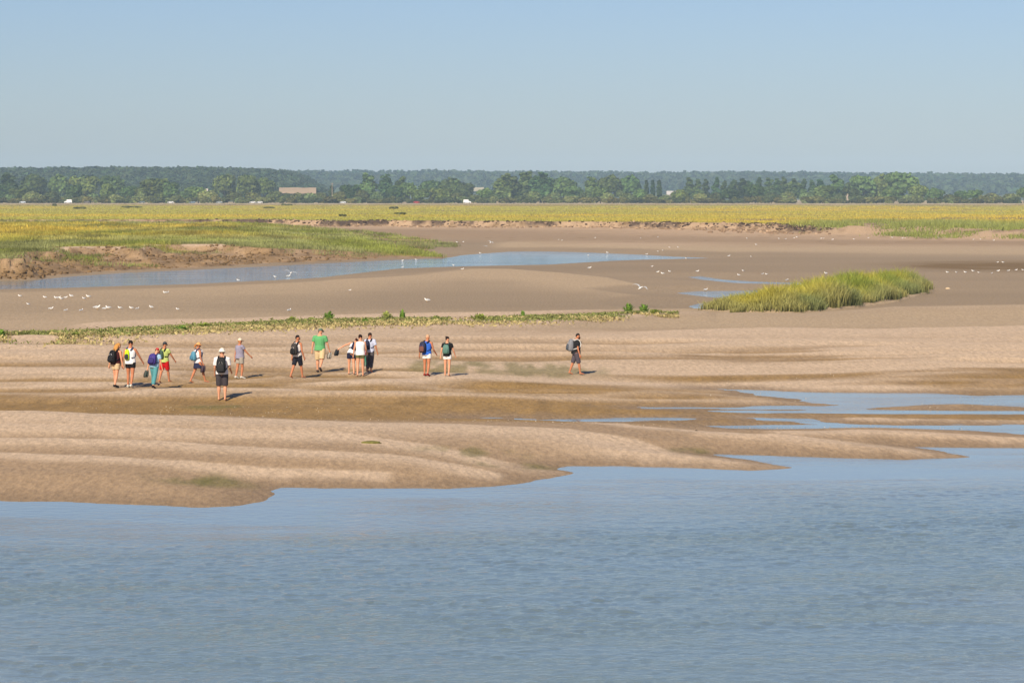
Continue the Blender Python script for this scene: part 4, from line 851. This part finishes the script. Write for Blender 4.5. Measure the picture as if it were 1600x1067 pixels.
def backpack(P, label, w=.17, hgt=.27, d=.1, rgb=(20, 20, 22), pocket=None, strap=(25, 25, 28), z0=.55, dx=0.0, trim=None):
    g = P['g']; h = P['h']; W = lambda x, y, z: P['W'](P['tor'](x, y, z)); b = P['b']
    o = thing('backpack', label, 'backpack', g, 'backpacks worn by the walkers')
    yb = -.078 * b; wx, hh, dd = w / 2, hgt, d
    def bag(name, x0, yf, zb, zt, wx, dd, rgb, e=3.5):
        secs = []
        for t, sx, sy in ((0, .6, .55), (.04, .85, .85), (.15, 1, 1), (.45, 1, 1), (.72, .94, .85), (.9, .78, .62), (.98, .5, .35), (1, .25, .15)):
            z = zb + (zt - zb) * t; ring_ = []
            for k in range(16):
                a = 2 * math.pi * k / 16; ca, sa = math.cos(a), math.sin(a); ex = 2 / e
                ring_.append(W(x0 + wx * sx * math.copysign(abs(ca) ** ex, ca), yf - dd / 2 + dd / 2 * sy * math.copysign(abs(sa) ** ex, sa), z))
            secs.append(ring_)
        v, f = loft(secs); link(name, mesh_from(name, v, f, flat(rgb, .7), None, True), o)
    bag('main_bag', dx, yb, z0, z0 + hh, wx, dd, rgb)
    if pocket: bag('front_pocket', dx, yb - dd * .88, z0 + .02, z0 + hh * .58, wx * .78, dd * .38, pocket)
    if trim:
        ch = [([W(dx + s * wx * .45, yb - dd * 1.02, z0 + hh * .12), W(dx + s * wx * .5, yb - dd * 1.04, z0 + hh * .45), W(dx + s * wx * .2, yb - dd * .98, z0 + hh * .7)], [.008] * 3) for s in (-1, 1)]
        v, f = tubes(ch, 6); link('trim', mesh_from('trim', v, f, flat(trim)), o)
    for s in (-1, 1):
        x0 = s * .06 * b
        pts = [W(dx * .5 + x0 * .8, yb - .01, z0 + hh * .86), W(x0, -.07 * b, .828), W(x0, -.01, .855), W(x0, .055 * b, .82), W(x0 * 1.15, .088 * b, .75), W(x0 * 1.5, .07 * b, .68), W(x0 * 1.7, .0, .64), W(dx * .5 + x0 * 1.25, yb - .01, z0 + .05)]
        v, f = tubes([(pts, [(.017 * h, .007 * h)] * len(pts))], 8); link('strap', mesh_from('strap', v, f, flat(strap), None, True), o)
    v, f = tubes([([W(dx - .02, yb - .02, z0 + hh * .95), W(dx - .015, yb - .02, z0 + hh + .025), W(dx + .015, yb - .02, z0 + hh + .025), W(dx + .02, yb - .02, z0 + hh * .95)], [.007] * 4)], 6)
    link('handle', mesh_from('handle', v, f, flat(strap)), o)
    return o
def held_shoes(P, hand, rgb, label, name='sandal_pair', cat='sandals', sole=None):
    h = P['h']; c = P['W'](P[hand]); o = thing(name, label, cat, P['g'], 'footwear carried by the walkers')
    for k, s in enumerate((-1, 1)):
        pts = [c + Vector((s * .025, s * .02, .02)), c + Vector((s * .03 - .01, s * .03, -.06)), c + Vector((s * .035 - .03, s * .03, -.16)), c + Vector((s * .035 - .045, s * .03, -.235))]
        v, f = tubes([(pts, [(.03, .018), (.042, .028), (.05, .032), (.03, .02)])], 10); so = link('shoe', mesh_from('shoe', v, f, flat(rgb), None, True), o)
        pts2 = [p + Vector((-.028, 0, -.004)) for p in pts]; v, f = tubes([(pts2, [(.02, .008), (.04, .008), (.048, .008), (.03, .006)])], 8); link('sole', mesh_from('sole', v, f, flat(sole or (60, 55, 50)), None, True), so)

P1 = person(181, 606, 69, 40, 'person with long blonde hair, dark top and beige shorts, at far left', 'fair', lean=8, head=(25, 0), legs=((6, 4), (-6, 10)), arms=((-18, 10, 20), (10, 10, 12)), top=(70, 22, 24), sleeve=0, bottom=(205, 180, 140), hem=.5, shoes=(22, 20, 22), hair=(196, 140, 72), long_hair=True)
backpack(P1, 'black backpack with white band worn by the blonde walker', .19, .29, .11, (18, 18, 20), (26, 26, 28), trim=(200, 200, 205), z0=.535)
P2 = person(204, 606, 73, 15, 'person in white sleeveless vest and black shorts with dark short hair', 'tan', head=(15, -10), legs=((4, 6), (-8, 14)), arms=((-14, 12, 12), (26, 22, 10)), top=(245, 245, 245), sleeve=0, bottom=(18, 17, 20), hem=.42, shoes=(215, 215, 205), hair=(38, 26, 20))
backpack(P2, 'slim neon yellow hydration backpack on the white vest', .1, .23, .06, (205, 240, 10), (40, 45, 50), strap=(60, 75, 100), dx=-.035, z0=.585)
P3 = person(241, 607, 63, 25, 'stooping person in red cap, pale blue shirt and teal patterned trousers', 'fair', lean=16, head=(20, 0), legs=((14, 18), (-16, 6)), arms=((-8, 14, 15), (18, 10, 15)), top=(165, 200, 225), bottom=(85, 150, 155), hem=1.85, shoes=(35, 28, 40), hair=(90, 60, 40), hat=('cap', (205, 60, 62)))
backpack(P3, 'purple and navy backpack worn over the pale blue shirt', .21, .28, .12, (62, 48, 128), (48, 40, 105), strap=(40, 50, 110), trim=(130, 120, 170), z0=.55)
held_shoes(P3, 'hand', (70, 80, 75), 'dark walking shoes dangling from the hand of red cap walker', 'shoe_pair', 'shoes')
P4 = person(257, 599, 63, 25, 'person in dark grey cap, yellow-green shirt and red shorts', 'tan', head=(14, 0), legs=((-12, 10), (16, 4)), arms=((-14, 10, 15), (28, 18, 12)), top=(190, 205, 120), bottom=(205, 20, 28), hem=.85, hair=(60, 45, 38), hat=('cap', (58, 64, 72)))
backpack(P4, 'small dark green backpack on the yellow-green shirt', .13, .2, .07, (60, 85, 70), None, dx=-.03, z0=.6)
P5 = person(310, 599, 63, 62, 'person in straw hat, white top and navy skirt, striding right', 'tan', head=(8, 0), legs=((-20, 4), (22, 6)), arms=((12, 6, 10), (2, 8, 20)), top=(240, 240, 242), sleeve=0, bottom=(36, 42, 72), skirt=True, hair=(190, 120, 60), hat=('straw', (232, 170, 105)), tail=True)
backpack(P5, 'light blue backpack worn by the straw hat walker', .18, .23, .11, (90, 150, 175), (75, 130, 158), strap=(45, 60, 95), z0=.56)
held_shoes(P5, 'hand_r', (75, 60, 72), 'dark shoes held low by the straw hat walker', 'shoe_pair', 'shoes')
P6 = person(347, 626, 80, 3, 'person in white bucket hat, white T-shirt and dark knee shorts, nearest of all', 'fair', head=(8, 0), legs=((3, 3), (-3, 6)), arms=((6, 9, 30), (8, 9, 45)), build=1.06, top=(240, 238, 238), sleeve=.75, bottom=(66, 60, 64), hem=.98, hair=(80, 60, 50), hat=('bucket', (245, 238, 220)))
backpack(P6, 'black backpack with grey piping under the white bucket hat', .19, .31, .11, (22, 22, 24), (38, 37, 38), trim=(150, 148, 145), z0=.535)
P7 = person(375, 592, 62, 50, 'person in cream cap, mottled grey top and grey shorts, no backpack', 'tan', head=(5, 0), legs=((-8, 4), (8, 16)), arms=((-12, 10, 10), (34, 14, 12)), top=(150, 145, 165), bottom=(168, 160, 148), hem=.6, shoes=(225, 222, 210), hair=(190, 140, 80), hat=('cap', (240, 222, 195)))
P8 = person(465, 591, 67, 35, 'slim person with black hair, black knee shorts and grey black backpack', 'tan', head=(6, 30), legs=((-18, 8), (14, 3)), arms=((-10, 8, 10), (4, 8, 18)), build=.93, top=(225, 220, 215), sleeve=0, bottom=(24, 26, 38), hem=.92, shoes=None, hair=(24, 20, 20))
backpack(P8, 'grey and black backpack with a white stripe on slim walker', .17, .27, .11, (58, 54, 52), (24, 23, 24), trim=(215, 205, 195), z0=.545)
P9 = person(500, 582, 68, 12, 'tall stout person in green T-shirt and beige cargo shorts', 'fair', head=(14, 25), legs=((6, 4), (-20, 22)), arms=((-4, 14, 12), (10, 16, 14)), build=1.13, top=(98, 172, 110), sleeve=.6, bottom=(215, 190, 145), hem=.95, shoes=(70, 60, 60), hair=(110, 95, 85), hat=('cap', (105, 120, 105)))
held_shoes(P9, 'hand_r', (170, 165, 155), 'pale sandals held by the walker in green T-shirt')
P10 = person(549, 585, 60, -5, 'stooping person in white top and navy shorts, left of the olive shorts', 'fair', lean=30, side=22, head=(30, 25), legs=((4, 4), (-6, 10)), arms=((12, 48, 5), (20, 10, 20)), top=(240, 240, 240), sleeve=0, bottom=(30, 34, 60), hem=.48, hair=(96, 48, 30), tail=True, depth=116.6)
backpack(P10, 'small navy bag on the back of the stooping walker', .15, .2, .08, (28, 36, 72), (24, 30, 62), z0=.6)
held_shoes(P10, 'hand', (40, 46, 52), 'dark sandals held out left by the stooping walker')
P11 = person(563, 585.5, 64, 2, 'person with dark curly hair, white tank top and olive shorts', 'fair', head=(6, 8), legs=((-6, 8), (4, 2)), arms=((8, 14, 8), (14, 8, 40)), top=(248, 248, 246), sleeve=0, bottom=(100, 102, 62), hem=.36, hair=(48, 26, 20), bun=True, depth=116.1)
P12 = person(578, 586, 61, 12, 'person in white and blue T-shirt, dark grey trousers, dark short hair', 'tan', head=(10, 0), legs=((6, 4), (-10, 14)), arms=((0, 10, 15), (4, 16, 12)), top=(205, 212, 235), sleeve=.7, bottom=(78, 74, 78), hem=1.8, hair=(42, 28, 22), depth=117.0)
backpack(P12, 'navy backpack slung on the white and blue T-shirt', .13, .24, .09, (26, 30, 58), (22, 25, 48), dx=-.04, z0=.57)
P13 = person(570.5, 586, 50, 5, 'mostly hidden person in red top and teal trousers between two walkers', 'fair', head=(12, 0), legs=((4, 4), (-6, 6)), arms=((4, 6, 15), (4, 6, 15)), build=.9, top=(205, 52, 56), bottom=(60, 135, 115), hem=1.55, hair=(60, 38, 28), depth=118.2)
P14 = person(667, 588, 64, 22, 'person with bald head, bright blue vest, white shorts and red shoes', 'tan', lean=6, head=(14, 0), legs=((2, 4), (-6, 12)), arms=((-14, 18, 30), (18, 12, 35)), top=(50, 105, 205), sleeve=0, bottom=(240, 236, 228), hem=.42, shoes=(150, 40, 35), hair=(205, 165, 130))
backpack(P14, 'navy and brown backpack hanging left on the blue vest', .17, .27, .12, (34, 38, 66), (110, 70, 60), dx=-.06, trim=(80, 75, 140), z0=.55)
P15 = person(699, 588, 61, 15, 'person with dark bun, black T-shirt and white shorts', 'fair', head=(8, 20), legs=((2, 3), (-6, 10)), arms=((-10, 14, 12), (14, 16, 14)), build=.95, top=(24, 24, 26), sleeve=.5, bottom=(238, 236, 232), hem=.4, hair=(50, 32, 26), bun=True)
backpack(P15, 'grey-green backpack worn over the black T-shirt', .17, .24, .1, (92, 130, 118), (80, 118, 106), strap=(50, 70, 65), z0=.56)
P16 = person(900, 585.5, 64, 80, 'lone barefoot person in black T-shirt and dark shorts at right of the group', 'tan', lean=5, head=(14, 0), legs=((-16, 4), (14, 6)), arms=((0, 6, 12), (6, 8, 14)), top=(28, 28, 32), sleeve=.6, bottom=(84, 76, 84), hem=1.0, hair=(28, 22, 20), beard=True, tail=False)
backpack(P16, 'big grey rucksack with white edge worn by the lone walker', .18, .3, .14, (130, 132, 138), (75, 82, 92), strap=(215, 212, 208), trim=(190, 190, 192), z0=.555)

# ---------------------------------------------------------------- haze: one closed box of thin air round everything
hx, y0, y1, z0, z1 = 2600, -60, 6900, -2.6, 95
V = [(sx * hx, yy, zz) for zz in (z0, z1) for yy in (y0, y1) for sx in (-1, 1)]
hz = link('haze', mesh_from('haze', V, [(0, 2, 3, 1), (4, 5, 7, 6), (0, 1, 5, 4), (2, 6, 7, 3), (0, 4, 6, 2), (1, 3, 7, 5)])); hz['kind'] = 'stuff'; hz['label'] = 'thin pale summer haze over the whole bay'; hz['category'] = 'haze'
m_h = bpy.data.materials.new('haze_air'); m_h.use_nodes = True; hn, hl = m_h.node_tree.nodes, m_h.node_tree.links
hn.remove(hn['Principled BSDF']); pv = hn.new('ShaderNodeVolumePrincipled'); pv.inputs['Color'].default_value = (.52, .75, 1, 1); pv.inputs['Density'].default_value = .00008; pv.inputs['Anisotropy'].default_value = -0.2
hl.new(pv.outputs[0], hn['Material Output'].inputs['Volume']); hz.data.materials.append(m_h)
